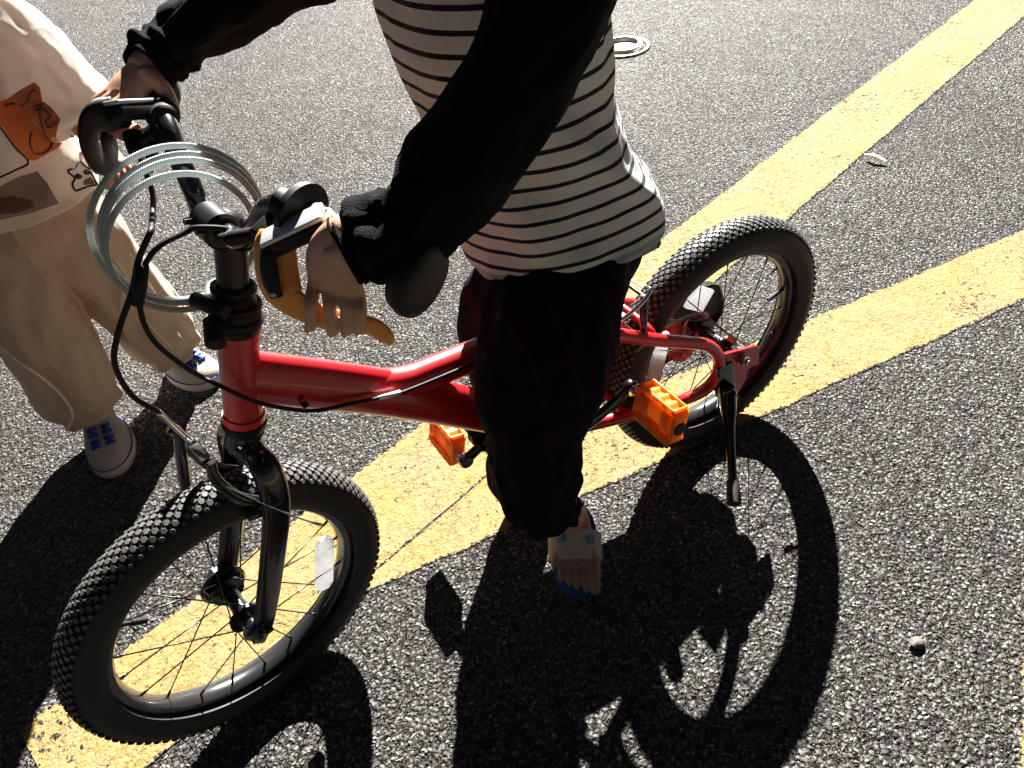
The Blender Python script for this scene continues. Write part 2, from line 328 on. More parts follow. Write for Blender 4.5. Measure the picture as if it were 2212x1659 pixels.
# ------------------------------------------------------------ ground
def grid_plane(name, x0, x1, y0, y1, z, m):
    me = bpy.data.meshes.new(name); me.from_pydata([(x0, y0, z), (x1, y0, z), (x1, y1, z), (x0, y1, z)], [], [(0, 1, 2, 3)]); return link(name, me, m, smooth=False)
structure(grid_plane('ground', -300, 300, -300, 300, 0, asphalt))
def ribbon(name, c0, c1, width, cuts=None, z=.0018, end_cut=None):
    """painted line between two centre points; UV.x = metres to the nearest edge"""
    c0 = Vector((*c0, 0)); c1 = Vector((*c1, 0)); d = (c1-c0).normalized(); n = Vector((-d.y, d.x, 0)); L_ = (c1-c0).length; nx = max(2, int(L_/.02)); V = []; UVc = []; F = []
    rows = (-.5, -.42, 0, .42, .5)
    for i in range(nx+1):
        for q in rows:
            jit = 0 if abs(q) < .5 else mnoise.noise(Vector((i*.37, q*9+z*1e4, 0)))*.0045
            p = c0+d*(L_*i/nx)+n*(q*width+jit*(1 if q > 0 else -1)); V.append((p.x, p.y, z)); UVc.append((.5-abs(q))*width)
    for i in range(nx):
        for j in range(4): F.append((i*5+j, (i+1)*5+j, (i+1)*5+j+1, i*5+j+1))
    if end_cut:                                              # drop faces lying on the other line
        a, b, lim = end_cut; F = [f for f in F if all((Vector(V[k]).x*a+Vector(V[k]).y*b) < lim for k in f)]
    me = bpy.data.meshes.new(name); me.from_pydata(V, [], F); uv = me.uv_layers.new(name='UVMap')
    for l in me.loops: uv.data[l.index].uv = (UVc[l.vertex_index], 0)
    bm = bmesh.new(); bm.from_mesh(me); bmesh.ops.delete(bm, geom=[v for v in bm.verts if not v.link_faces], context='VERTS'); bmesh.ops.recalc_face_normals(bm, faces=bm.faces); bm.to_mesh(me); bm.free()
    for p in me.polygons:
        if p.normal.z < 0: p.flip()
    o = link(name, me, yellow, smooth=False); structure(o); return o
th1 = .70183; d1 = Vector((math.cos(th1), math.sin(th1))); n1 = Vector((-d1.y, d1.x)); m1 = (1.0063+.7938)/2
th2 = .33114; d2 = Vector((math.cos(th2), math.sin(th2))); n2 = Vector((-d2.y, d2.x)); m2 = (1.0042+.8145)/2
cA = n1*m1; sA = Vector((-.81, .555)).dot(d1)
ribbon('painted_line', cA+d1*sA, cA+d1*14, .2125)
# the second line starts where it leaves the first
den = d2.dot(n1); s0 = (m1-.1-n2.dot(n1)*m2)/den
ribbon('painted_line', n2*m2+d2*(s0-.45), n2*m2+d2*14, .19, z=.0012, end_cut=(n1.x, n1.y, .90))
p3 = Vector((.693, .505)); q3 = Vector((.589, .341)); d3 = (q3-p3).normalized(); n3 = Vector((-d3.y, d3.x))
ribbon('painted_line', p3+n3*.1-d3*.16, p3+n3*.1+d3*3, .2)
# thin grey scuff on the paint
mb = MB(); a, b = Vector((-.232, .851, .0030)), Vector((-.130, .934, .0030)); dd = (b-a).normalized(); nn = Vector((-dd.y, dd.x, 0))
mb.add([a-nn*.0004, b-nn*.0016, b+nn*.0016, a+nn*.0006], [(0, 1, 2, 3)])
structure(mb.build('scuff_mark', mat('scuff', (.17, .145, .105), .7, var=.5, vscale=90)))

# small things on the road
t_ = empty('survey_cap', (.616, 3.026, 0), 'small round metal cap with a raised rim set in the asphalt', 'road cap')
mb = MB(); c = Vector((.616, 3.026, 0))
V, F = [], []
prof = [(.078, .0), (.076, .017), (.070, .020), (.060, .020), (.057, .016), (.055, .003)]
for i in range(48):
    A = 2*math.pi*i/48
    for r_, z_ in prof: V.append(c+Vector((math.cos(A)*r_, math.sin(A)*r_, z_)))
for i in range(48):
    for j in range(5): F.append((i*6+j, ((i+1) % 48)*6+j, ((i+1) % 48)*6+j+1, i*6+j+1))
mb.add(V, F); mb.build('rim', iron, t_, ang=30)
mb = MB(); mb.loft([c, c+Vector((0, 0, .005))], [.056, .056], 40); mb.build('lid', cap_fill, t_)
mb = MB(); V, F = ring_vf(c+Vector((0, 0, .002)), (0, 0, 1), .098, .006, 48, 8, 1.6); mb.add(V, F); mb.build('collar', iron, t_)
mb = MB(); P = [Vector((1.085, 1.945, .012)), Vector((1.10, 1.925, .018)), Vector((1.118, 1.905, .012)), Vector((1.128, 1.89, .010))]
mb.loft(catmull(P, 5), lerp_list([(.002, .001), (.008, .0015), (.007, .0015), (.001, .001)], 5), 10, ref=(1, .9, 0))
tag(mb.build('fallen_leaf', leaf_m), 'thin pale curled leaf lying on the asphalt between the two yellow lines', 'leaf')
bm = bmesh.new(); bmesh.ops.create_icosphere(bm, subdivisions=3, radius=1)
for v in bm.verts:
    k = 1+.28*mnoise.noise(v.co*1.3); v.co = Vector((v.co.x*.012*k, v.co.y*.009*k, max(-.2, v.co.z)*.0055*k))+Vector((.545, .526, .005))
me = bpy.data.meshes.new('pebble'); bm.to_mesh(me); bm.free()
tag(link('pebble', me, pebble_m, smooth=False), 'loose grey-brown stone lying on the asphalt right of the rear wheel shadow', 'stone')

# ------------------------------------------------------------ bicycle
bike = empty('bicycle', W(0, 0, 0), "child's red bicycle with orange pedals and levers, its front wheel on a yellow line", 'bicycle')
RW, RT = .229, .031
def wheel(f, C, hubw, refl_ang, valve_ang, seed, hub_disc=None):
    """f maps (s,t,z); C = (s,z) of the hub"""
    s0, z0 = C; rnd = random.Random(seed)
    def P(r, a, t): return f((s0+r*math.cos(a), t, z0+r*math.sin(a)))
    n = (f((s0, 1, z0))-f((s0, 0, z0))).normalized()
    def rev(prof, na=96, closed=True):
        V = []; F = []; k = len(prof)
        for i in range(na):
            a = 2*math.pi*i/na
            for r, t in prof: V.append(P(r, a, t))
        for i in range(na):
            for j in range(k if closed else k-1): F.append((i*k+j, ((i+1) % na)*k+j, ((i+1) % na)*k+(j+1) % k, i*k+(j+1) % k))
        return V, F
    # rim is the wheel's own mesh: rounded inner barrel, side walls
    prof = [(.163, 0), (.1642, .008), (.168, .0135), (.176, .0150), (.184, .0150), (.184, .0125), (.174, .011), (.174, -.011), (.184, -.0125), (.184, -.0150), (.176, -.0150), (.168, -.0135), (.1642, -.008)]
    mb = MB(); mb.add(*rev(prof)); w = mb.build('wheel', rim_m, bike, ang=40)
    # tyre
    tp = []; rc = RW-RT-.001
    for j in range(26):
        b = R(-128)+R(256)*j/25; r_ = rc+RT*math.cos(b); t = RT*math.sin(b)
        if abs(b) > R(50): t *= 1+.015*math.sin(b*9)
        tp.append((r_, t))
    tp += [(.180, .0155), (.178, 0), (.180, -.0155)]
    mb = MB(); mb.add(*rev(tp[::-1]))
    nrow = 96
    for row in range(-4, 5):
        phi = R(11.5)*row; big = abs(row) <= 3
        for k in range(nrow):
            a = 2*math.pi*(k+(.5 if row % 2 else 0))/nrow
            cen = P(rc+(RT-.0002)*math.cos(phi), a, (RT-.0002)*math.sin(phi))
            nr = (P(rc+RT*2*math.cos(phi), a, RT*2*math.sin(phi))-P(rc, a, 0)).normalized()
            hgt = .0022 if big else .0034; rr = .0044 if big else .0036; x = nr.orthogonal().normalized(); 
            ta = (P(rc, a+.01, 0)-P(rc, a, 0)).normalized(); x = (ta-nr*ta.dot(nr)).normalized(); y = nr.cross(x)
            V = [cen+(x*math.cos(q)+y*math.sin(q))*rr*(1.12 if h_ == 0 else (1 if h_ == 1 else .82))+nr*hgt*(0, .75, 1)[h_] for h_ in range(3) for q in [R(60*i+30) for i in range(6)]]
            F = [(h_*6+i, h_*6+(i+1) % 6, (h_+1)*6+(i+1) % 6, (h_+1)*6+i) for h_ in range(2) for i in range(6)]
            mb.add(V, F, 0); mb.add([V[12+i] for i in range(6)], [tuple(range(6))], 1)
    # flat facets need no shared smoothing
    mb.build('tyre', [rubber, stud_m], w, ang=28)
    # hub
    mb = MB()
    pr = [(-hubw-.012, .004), (-hubw-.012, .009), (-hubw, .011), (-.030, .012), (-.030, .024), (-.026, .024), (-.024, .013), (0, .011), (.024, .013), (.026, .024), (.030, .024), (.030, .012), (hubw, .011), (hubw+.012, .009), (hubw+.012, .004)]
    V = []; F = []
    for i in range(32):
        a = 2*math.pi*i/32
        for t, r_ in pr: V.append(P(r_, a, t))
    for i in range(32):
        for j in range(len(pr)-1): F.append((i*len(pr)+j, ((i+1) % 32)*len(pr)+j, ((i+1) % 32)*len(pr)+j+1, i*len(pr)+j+1))
    mb.add(V, F); mb.build('hub', black_gloss, w, ang=35)
    if hub_disc:
        mb = MB(); t0, t1, r_ = hub_disc; cyl(mb, f((s0, t0, z0)), f((s0, t1, z0)), r_, 40, bev=.004); mb.build('hub_drum', black_gloss, w, ang=40)
    mb = MB(); cyl(mb, f((s0, -hubw-.03, z0)), f((s0, hubw+.03, z0)), .005, 12)
    for sg in (-1, 1): cyl(mb, f((s0, sg*(hubw+.016), z0)), f((s0, sg*(hubw+.026), z0)), .0095, 6); cyl(mb, f((s0, sg*(hubw+.014), z0)), f((s0, sg*(hubw+.016), z0)), .011, 20)
    mb.build('axle', steel, w, ang=30)
    # spokes
    for k in range(20):
        a = 2*math.pi*(k+.25)/20; side = 1 if k % 2 else -1; dirn = 1 if (k//2) % 2 else -1
        p1 = P(.1635, a, side*.002); p0 = P(.0215, a+dirn*R(62), side*.029); p2 = p0.lerp(p1, .93)
        mb = MB(); mb.loft([p0, p2], [.0010, .0010], 6); mb.loft([p2, p1], [.0017, .0021], 8); mb.build('spoke', spoke_m, w)
    # valve
    mb = MB(); a = valve_ang; mb.loft([P(.165, a, 0), P(.148, a, 0), P(.147, a, 0), P(.128, a, 0), P(.127, a, 0)], [.0032, .003, .0045, .0042, .003], 12); mb.build('valve', black_plastic, w, ang=40)
    # reflector between the spokes
    if refl_ang is not None:
        mb = MB(); a = refl_ang; c = P(.138, a, .004); tr = (P(.2, a, 0)-P(.1, a, 0)).normalized(); tt = n.cross(tr)
        V = []; F = []
        outline = [(-.054, -.008), (-.044, -.0135), (.044, -.0135), (.054, -.008), (.054, .008), (.044, .0135), (-.044, .0135), (-.054, .008)]
        cpts = [(x_*1.0, y_) for x_, y_ in outline]
        for dz in (-.004, .004):
            for x_, y_ in cpts: V.append(c+tt*x_+tr*(y_-x_*x_*1.2)+n*dz)
        k = len(cpts); F = [tuple(range(k))[::-1], tuple(range(k, 2*k))]+[(i, (i+1) % k, k+(i+1) % k, k+i) for i in range(k)]
        mb.add(V, F); o = mb.build('reflector', reflect, w, smooth=False)
    return w
wheel(Sw, (.8859, .229), .045, R(197), R(41), 3, hub_disc=(-.036, -.046, .033))
wheel(Ww, (0, .229), .052, R(12), R(169), 5)

# frame: one painted mesh
mb = MB()
def T(P, r, n=8, seg=20, rr=None, f=Ww, ref=None):
    Q = catmull([f(p) for p in P], n) if len(P) > 2 else [f(p) for p in P]
    rd = lerp_list(rr, n if len(P) > 2 else 1) if rr is not None else [r]*len(Q)
    mb.loft(Q, rd, seg, ref=ref)
axs = lambda z: .7683+(.5206-z)*.2933                        # steering axis
T([(axs(.6396), 0, .6396), (axs(.5206), 0, .5206)], .0225, seg=32)
T([(axs(.6396), 0, .6396), (axs(.630), 0, .630)], .0245, seg=32); T([(axs(.530), 0, .530), (axs(.5206), 0, .5206)], .0245, seg=32)
T([(axs(.585)+.005, 0, .583), (.60, 0, .4625), (.45, 0, .328), (.372, 0, .258)], 0, rr=[(.020, .034), (.021, .034), (.022, .033), (.022, .030)], ref=tuple(N), seg=32)
T([(.640, 0, .497), (.60, 0, .476), (.563, 0, .461), (.52, 0, .455), (.43, 0, .4475), (.325, 0, .4475)], 0, rr=[.020, .021, .0215, .022, .022, .021], n=6, seg=28)
T([(.364, 0, .244), (.335, 0, .36), (.305, 0, .478)], .0165, seg=24)
T([(.364, -.036, .244), (.364, .036, .244)], .026, seg=32)
for sg in (-1, 1):
    # seat stay runs back, turns round the hub and comes forward again as the chain stay
    T([(.325, sg*.016, .452), (.2866, sg*.050, .4315), (.202, sg*.060, .3775), (.12, sg*.0635, .328), (.083, sg*.0645, .303), (.058, sg*.0645, .270), (.050, sg*.0645, .238), (.060, sg*.0645, .210), (.090, sg*.0635, .199), (.14, sg*.062, .208), (.22, sg*.056, .226), (.30, sg*.040, .238), (.36, sg*.024, .244)], .0105, n=6, seg=18)
    pts = [(.060, .266), (-.033, .238), (-.044, .228), (-.0467, .188), (-.018, .192), (-.020, .168), (-.006, .146), (.014, .140), (.050, .165), (.062, .20)]
    V = [W(s_, sg*(.0625+d_), z_) for d_ in (-.0025, .0025) for s_, z_ in pts]; k = len(pts)
    mb.add(V, [tuple(range(k))[::-1], tuple(range(k, 2*k))]+[(i, (i+1) % k, k+(i+1) % k, k+i) for i in range(k)])
# bridges, gusset, cable guides
T([(.225, -.062, .3925), (.225, .062, .3925)], .007, seg=14); T([(.235, -.052, .229), (.235, .052, .229)], .007, seg=14)
T([(.19, -.060, .372), (.19, -.040, .385), (.19, .040, .385), (.19, .060, .372)], .006, n=5, seg=12)
for s_, z_ in ((.70, .527), (.52, .446), (.41, .448)): cyl(mb, W(s_, .020, z_), W(s_, .027, z_), .005, 12)
frame = mb.build('frame', red, bike, ang=38)
mb = MB()
cyl(mb, W(.70, .024, .524), W(.70, .030, .524), .004, 10); mb.build('cable_guide', black_plastic, frame)
# headset and stem
mb = MB()
for a, b, r1, r2 in ((.6396, .650, .0255, .027), (.650, .658, .029, .029), (.658, .668, .0275, .0265), (.668, .674, .0285, .0285), (.674, .682, .023, .020)):
    cyl(mb, SW(axs(a), 0, a), SW(axs(b), 0, b), r1, 32, r2=r2, bev=.0015)
mb.build('headset', black_plastic, bike, ang=35)
mb = MB(); cyl(mb, SW(axs(.5206), 0, .5206), SW(axs(.506), 0, .506), .0265, 32, r2=.024, bev=.002); mb.build('headset', black_plastic, bike, ang=35)
mb = MB()
mb.loft([SW(axs(.675), 0, .675), SW(axs(.71), 0, .71), SW(axs(.742), 0, .742)], [.0165, .0165, .0165], 28)
mb.loft(catmull([SW(axs(.735), 0, .735), SW(axs(.755), 0, .755), SW(.716, 0, .766)], 5), lerp_list([.0165, .0185, .017], 5), 24)
cyl(mb, SW(.712, -.020, .764), SW(.712, .020, .764), .019, 28, bev=.003)
cyl(mb, SW(.725, .012, .772), SW(.735, .012, .775), .004, 8); cyl(mb, SW(.725, -.012, .772), SW(.735, -.012, .775), .004, 8)
mb.build('stem', mat('satin_black', (.006, .006, .007), .4, spec=.3, coat=.1, bump=.05), bike, ang=35)
# handlebar
mb = MB()
half = [(.712, 0, .764), (.708, .038, .764), (.702, .060, .772), (.694, .092, .806), (.688, .108, .820), (.681, .135, .8245), (.665, .20, .812), (.652, .255, .802)]
Q = catmull([Sw((s_, -t_, z_)) for s_, t_, z_ in half[::-1]]+[Sw(p) for p in half[1:]], 6)
mb.loft(Q, [.0112]*len(Q), 20); bar = mb.build('handlebar', black_gloss, bike)
def grip_pt(t, s_off=0, z_off=0):
    a = abs(t); k = (a-.135)/.12; return (.681-.029*k+s_off, t, .8245-.0225*k+z_off)
for sg in (-1, 1):
    mb = MB()
    ts = [.138, .140, .147, .152, .168, .185, .20, .215, .23, .243, .250, .256, .266, .272, .276, .277]
    fl_ = .0295 if sg > 0 else .0185
    rs = [.014, fl_-.001, fl_, .0165, .0155, .0160, .0152, .0160, .0152, .0160, .018, .030, .0335, .032, .022, .004]
    mb.loft([Sw(grip_pt(sg*t)) for t in ts], rs, 28); mb.build('grip', black_plastic, bar, ang=60)
# brake levers
INLAY = [(.7170, .149, .8130), (.7225, .153, .8010), (.7268, .157, .7867), (.7275, .161, .7750)]
for sg, mm in ((1, orange_lever), (-1, black_plastic)):
    g0 = grip_pt(sg*.128); mb = MB(); gx = (Sw(grip_pt(sg*.2))-Sw(grip_pt(sg*.12))).normalized()
    cyl(mb, Sw(grip_pt(sg*.118)), Sw(grip_pt(sg*.136)), .0142, 28, bev=.002)
    fwd = RM@(H*.86+U*(-.3)).normalized(); up = gx.cross(fwd).normalized(); up = up if up.z > 0 else -up
    mb.box(Sw((.698, sg*.128, .812)), fwd, gx, up, .018, .013, .010, bev=.004)
    if sg < 0: cyl(mb, Sw((.716, -.145, .818)), Sw((.7218, -.130, .8005)), .0095, 18, bev=.002); cyl(mb, Sw((.712, -.146, .832)), Sw((.742, -.140, .840)), .010, 16, bev=.003)
    cyl(mb, Sw((.705, sg*.122, .808)), Sw((.729, sg*.092, .800)), .0070, 16, bev=.001); (cyl(mb, Sw((.729, sg*.092, .800)), Sw((.733, sg*.080, .796)), .0055, 14, bev=.001) if sg > 0 else None)
    body = mb.build('brake_lever', black_plastic, bar, ang=40)
    # flat polished top
    mb = MB()
    if sg > 0: c = Sw((.698, .163, .830)); e1 = Sw((.6779, .160, .8273))-Sw((.7119, .130, .8092))
    else: c = Sw((.7035, -.140, .8471)); e1 = Sw((.6818, -.155, .8359))-Sw((.7231, -.128, .8577))
    e1 = e1.normalized(); nz = RM@(U*.93-N*.0+H*.25); e2 = nz.cross(e1).normalized(); nz = e1.cross(e2)
    mb.box(c, e1, e2, nz, .031, .010, .0022, bev=.0018); mb.build('top_plate', glossy_cap, body, ang=40)
    mb = MB(); mb.box(c-nz*.0100, e1, e2, nz, .031, .0105, .0075, bev=.004); mb.build('housing', black_plastic, body, ang=40)
    # blade: drops in front of the bar, then sweeps outwards and hooks at the end
    path = [(.7033, .140, .8164), (.7106, .145, .8084), (.7174, .150, .7928), (.7223, .156, .7762), (.7200, .163, .7620), (.7045, .182, .7455), (.689, .205, .743), (.679, .222, .742), (.674, .232, .734), (.672, .237, .728)]
    if sg < 0: path = [(.722, .134, .846), (.738, .134, .846), (.753, .137, .838), (.759, .141, .822), (.757, .147, .806), (.746, .160, .797), (.735, .185, .794), (.725, .208, .795), (.718, .226, .792), (.712, .235, .786)]
    P_ = catmull([Sw((a, sg*b, c_)) for a, b, c_ in path], 6)
    wd = [(.006, .015), (.0065, .0185), (.0065, .0200), (.006, .0210), (.0055, .0200), (.005, .0165), (.005, .0145), (.0045, .0130), (.004, .0105), (.003, .004)]
    mb = MB(); mb.loft(P_, lerp_list(wd, 6), 18, ref=tuple(RM@(H*.62-U*.15+N*.5*sg))); mb.build('lever_blade', mm, body)
    if sg > 0:
        rf = (RM@(H*.62-U*.15+N*.5*sg)); sub = catmull([Sw(p) for p in INLAY], 5)[:18]; sub = [p+rf.normalized()*.004 for p in sub]
        mb = MB(); mb.loft(sub, [(.0035, .0062+.0020*math.sin(i/(len(sub)-1)*math.pi)) for i in range(len(sub))], 14, ref=tuple(rf)); mb.build('lever_inlay', black_plastic, body)
        mb = MB(); cyl(mb, sub[-3]-rf*.001, sub[-3]+rf*.006, .0032, 14, bev=.0008); mb.build('screw', steel, body)
# cables
def cable(name, pts, r=.0026, f=Sw, m=black_plastic, parent=bike, n=8):
    mb = MB(); Q = catmull([f(p) for p in pts], n); mb.loft(Q, [r]*len(Q), 10); return mb.build(name, m, parent)
cable('brake_cable', [(.7218, -.130, .8005), (.7259, -.115, .7898), (.7367, -.080, .7786), (.7546, -.040, .7780), (.766, -.008, .786), (.7738, .02, .798), (.794, .02, .778), (.8128, .02, .7511), (.8418, .02, .7177), (.8585, .018, .6864), (.8597, .015, .6415), (.8462, .010, .603)], .003)
cable('brake_cable', [(.733, .080, .796), (.7143, .05, .783), (.735, .028, .786), (.7463, .022, .7835), (.7737, .022, .782), (.796, .024, .768), (.8145, .026, .7345), (.8175, .024, .6949), (.803, .020, .6462), (.790, .012, .614)], .0028)
cable('brake_cable', [(.786, .010, .604), (.772, .028, .594), (.7446, .036, .560), (.6961, .033, .515), (.647, .030, .4945), (.5998, .030, .4789), (.568, .030, .4719), (.4499, .030, .4615), (.36, .030, .452), (.30, .04, .440), (.26, .046, .428)], .0026, f=Ww)
mb = MB(); Q = [SW(.794+(.8145-.794)*k, .023, .773-(.773-.738)*k) for k in (0, .5, 1)]
mb.loft(Q, [.0062, .0068, .006], 12); mb.build('cable_wrap', black_plastic, bike)
mb = MB(); mb.loft([W(.6135, .0305, .4835), W(.5845, .0305, .4765)], [.0031, .0031], 12); mb.build('cable_highlight', highlight_white, bike)  # highlight on the rear brake cable, painted as a short white tube
# fork
mb = MB()
T([(axs(.506), 0, .506), (axs(.49)+.004, 0, .489)], .0235, f=Sw, seg=28)
T([(.776, -.034, .470), (.780, -.018, .487), (.782, 0, .491), (.780, .018, .487), (.776, .034, .470)], 0, rr=[.016, .018, .020, .018, .016], f=Sw, n=6)
for sg in (-1, 1):
    T([(.779, sg*.018, .488), (.779, sg*.042, .478), (.783, sg*.053, .450), (.792, sg*.0545, .41), (.815, sg*.0545, .355), (.842, sg*.0545, .295), (.866, sg*.0545, .245), (.8790, sg*.0545, .218)], 0,
      rr=[(.014, .016), (.014, .018), (.011, .019), (.0105, .019), (.010, .018), (.010, .017), (.0085, .016), (.006, .014)], f=Sw, n=6, ref=tuple(RM@N))
    cyl(mb, Sw((.8859, sg*.050, .229)), Sw((.8859, sg*.0565, .229)), .017, 28, bev=.001)
    mb.box(Sw((.882, sg*.056, .226)), RM@H, RM@N, RM@U, .016, .0025, .018, bev=.001)
fork = mb.build('fork', black_gloss, bike, ang=50)
# front rim brake: two arms, pads, noodle and bright cable end
mb = MB()
for sg in (-1, 1):
    T([(.800, sg*.036, .418), (.822, sg*.033, .45), (.832, sg*.030, .49), (.828, sg*.028, .516)], 0, rr=[(.009, .007), (.008, .006), (.007, .005), (.006, .004)], f=Sw, n=5)
    cyl(mb, Sw((.792, sg*.040, .408)), Sw((.822, sg*.040, .418)), .009, 18, bev=.001)
    T([(.800, sg*.028, .425), (.770, sg*.022, .405)], .006, f=Sw)
brk = mb.build('front_brake', black_gloss, bike, ang=45)
mb = MB()
for sg in (-1, 1): mb.box(Sw((.800, sg*.0235, .408)), RM@(H*.6-U*.8), RM@N, RM@(H*.8+U*.6), .024, .005, .006, bev=.002)
mb.build('brake_pad', rubber, brk)
mb = MB(); Q = catmull([Sw(p) for p in [(.8462, .010, .603), (.840, .012, .572), (.832, .016, .540), (.829, .020, .522)]], 6); mb.loft(Q, [.0032]*len(Q), 12)
mb.box(Sw((.832, .024, .538)), RM@(H*.15+U*.98), RM@N, RM@H, .016, .0035, .006, bev=.0015); mb.build('noodle', chrome, brk)
mb = MB(); Q = catmull([Sw(p) for p in [(.829, .022, .518), (.829, -.004, .512), (.829, -.026, .514)]], 5); mb.loft(Q, [.0042+.0006*(i % 2) for i in range(len(Q))], 12); mb.build('rubber_boot', black_plastic, brk)
mb = MB(); Q = catmull([Sw(p) for p in [(.832, .030, .484), (.805, .055, .445), (.778, .082, .411), (.758, .098, .390)]], 6); mb.loft(Q, [.0011]*(len(Q)-3)+[.0022]*3, 8); mb.build('cable_tail', chrome, brk)
mb = MB(); Q = catmull([Sw(p) for p in [(.838, -.062, .512), (.834, -.060, .498), (.844, -.060, .465), (.858, -.060, .415), (.862, -.056, .385)]], 6); mb.loft(Q, [.0075]*len(Q), 16)
mb.build('mudguard_stay', black_gloss, bike)
# cranks, pedals, chain guard
BB = (.364, .244); cv = Vector((.114, .0755)); cl = cv.length
for sg in (1, -1):                                           # left arm points back and up, right arm forward and down
    e = (BB[0]-sg*cv.x, BB[1]+sg*cv.y); mb = MB(); t0, t1 = .044, .078
    a = W(BB[0], sg*t0, BB[1]); b = W(e[0], sg*t1, e[1])
    Q = catmull([a, a.lerp(b, .15)+N*sg*.004, a.lerp(b, .6)+N*sg*.006, b], 6)
    mb.loft(Q, lerp_list([(.013, .010), (.0115, .008), (.0095, .007), (.0115, .0065)], 6), 16, ref=tuple(U))
    cyl(mb, W(BB[0], sg*.034, BB[1]), W(BB[0], sg*.054, BB[1]), .015, 24, bev=.002); cyl(mb, W(e[0], sg*.070, e[1]), W(e[0], sg*.086, e[1]), .0125, 24, bev=.002)
    crank = mb.build('crank_arm', black_gloss, bike, ang=45)
    mb = MB(); cyl(mb, W(e[0], sg*.084, e[1]), W(e[0], sg*.098, e[1]), .006, 14, bev=.001); cyl(mb, W(e[0], sg*.0861, e[1]), W(e[0], sg*.0875, e[1]), .0105, 20); mb.build('pedal_axle', chrome, crank, ang=40)
    # pedal: open cage with scalloped plates
    tilt = R(102); fx = (H*math.cos(tilt)+U*math.sin(tilt)).normalized(); fz = fx.cross(N).normalized(); fz = fz if fz.z > 0 else -fz
    c = W(e[0], sg*.145, e[1]); hw, hl, hh = .0245, .043, .0135; mb = MB()
    def plate(side):
        ns = 33; V = []; F = []
        for i in range(ns):
            u_ = -1+2*i/(ns-1); sc = .0022*math.cos(u_*math.pi*4.5); bow = .004*(1-u_*u_)
            for (yy, zz) in ((hw-.0035, -hh), (hw-.0035, hh-.001), (hw+bow+.000+sc, hh+.0005+sc*.4), (hw+bow+sc, -hh-sc*.4)):
                V.append(c+N*(u_*hl)+fx*(side*yy)+fz*zz)
        for i in range(ns-1):
            for j in range(4): F.append((i*4+j, (i+1)*4+j, (i+1)*4+(j+1) % 4, i*4+(j+1) % 4))
        F += [(0, 1, 2, 3), tuple((ns-1)*4+j for j in (3, 2, 1, 0))]; mb.add(V, F)
    plate(1); plate(-1)
    for q in (-1, 1):
        mb.box(c+N*q*(hl-.003), fx, N, fz, hw-.001, .0035, hh-.001, bev=.002)
    mb.box(c, fx, N, fz, .0125, hl, .0105, bev=.003)
    for q in (-.5, .5): mb.box(c+N*q*hl, fx, N, fz, hw-.002, .0075, .0095, bev=.0015)
    for sd_ in (-1, 1):                                   # raised frame round each outer face
        o_ = c+fx*sd_*(hw+.0045)
        for e_ in (-1, 1): mb.box(o_+fz*e_*(hh-.0012), fx, N, fz, .0035, hl-.006, .0016, bev=.001); mb.box(o_+N*e_*(hl-.007), fx, N, fz, .0035, .0018, hh, bev=.001)
    pedal = mb.build('pedal', orange, crank, ang=35)
    mb = MB(); oc = c+N*sg*(hl+.0005); cyl(mb, oc-N*sg*.002, oc+N*sg*.003, .0105, 24, bev=.001); mb.build('end_cap', black_plastic, pedal, ang=40)
# chain guard on the right: disc in front, tapering back round the rear sprocket
def outline(sc):
    pts = []
    for i in range(41):
        a = R(-100)+R(200)*i/40; rr = (.104+.0026*math.cos(i*2.2))*sc; pts.append((BB[0]+rr*math.cos(a), BB[1]+rr*math.sin(a)))
    for i in range(21):
        a = R(100)+R(160)*i/20; rr = .066*sc+.002*math.sin(a*6); pts.append((-.014+rr*math.cos(a), .234+rr*math.sin(a)))
    return pts
po = outline(1.0); k = len(po); mb = MB(); V = []
for t_v, sc in ((-.058, .93), (-.060, .97), (-.076, .955), (-.079, .90)):
    cxm = .18
    for s_, z_ in po: V.append(W(cxm+(s_-cxm)*(.985 if sc < .95 else 1.0), t_v, .235+(z_-.235)*(sc+.04)))
F = [(j*k+i, j*k+(i+1) % k, (j+1)*k+(i+1) % k, (j+1)*k+i) for j in range(3) for i in range(k)]+[tuple(range(3*k, 4*k))]
mb.add(V, F); guard = mb.build('chain_guard', smoke, bike, ang=40)
mb = MB(); V, F = ring_vf(W(*[BB[0], -.052, BB[1]]), N, .052, .003, 60, 8, 1.8); mb.add(V, F)
for q in range(5):
    a = 2*math.pi*q/5; mb.loft([W(BB[0], -.052, BB[1]), W(BB[0]+.052*math.cos(a), -.052, BB[1]+.052*math.sin(a))], [.006, .005], 8)
mb.build('chainring', black_gloss, bike)
mb = MB()
for zz, z2 in ((.054, .026), (-.054, -.026)):
    mb.box(W(BB[0]*.5, -.052, BB[1]+(zz+z2)/2-.006), (W(BB[0], 0, BB[1]+zz)-W(0, 0, .229+z2)), N, U, .185, .0032, .004)
V, F = ring_vf(W(0, -.052, .229), N, .026, .004, 40, 8); mb.add(V, F); mb.build('chain', steel, bike)
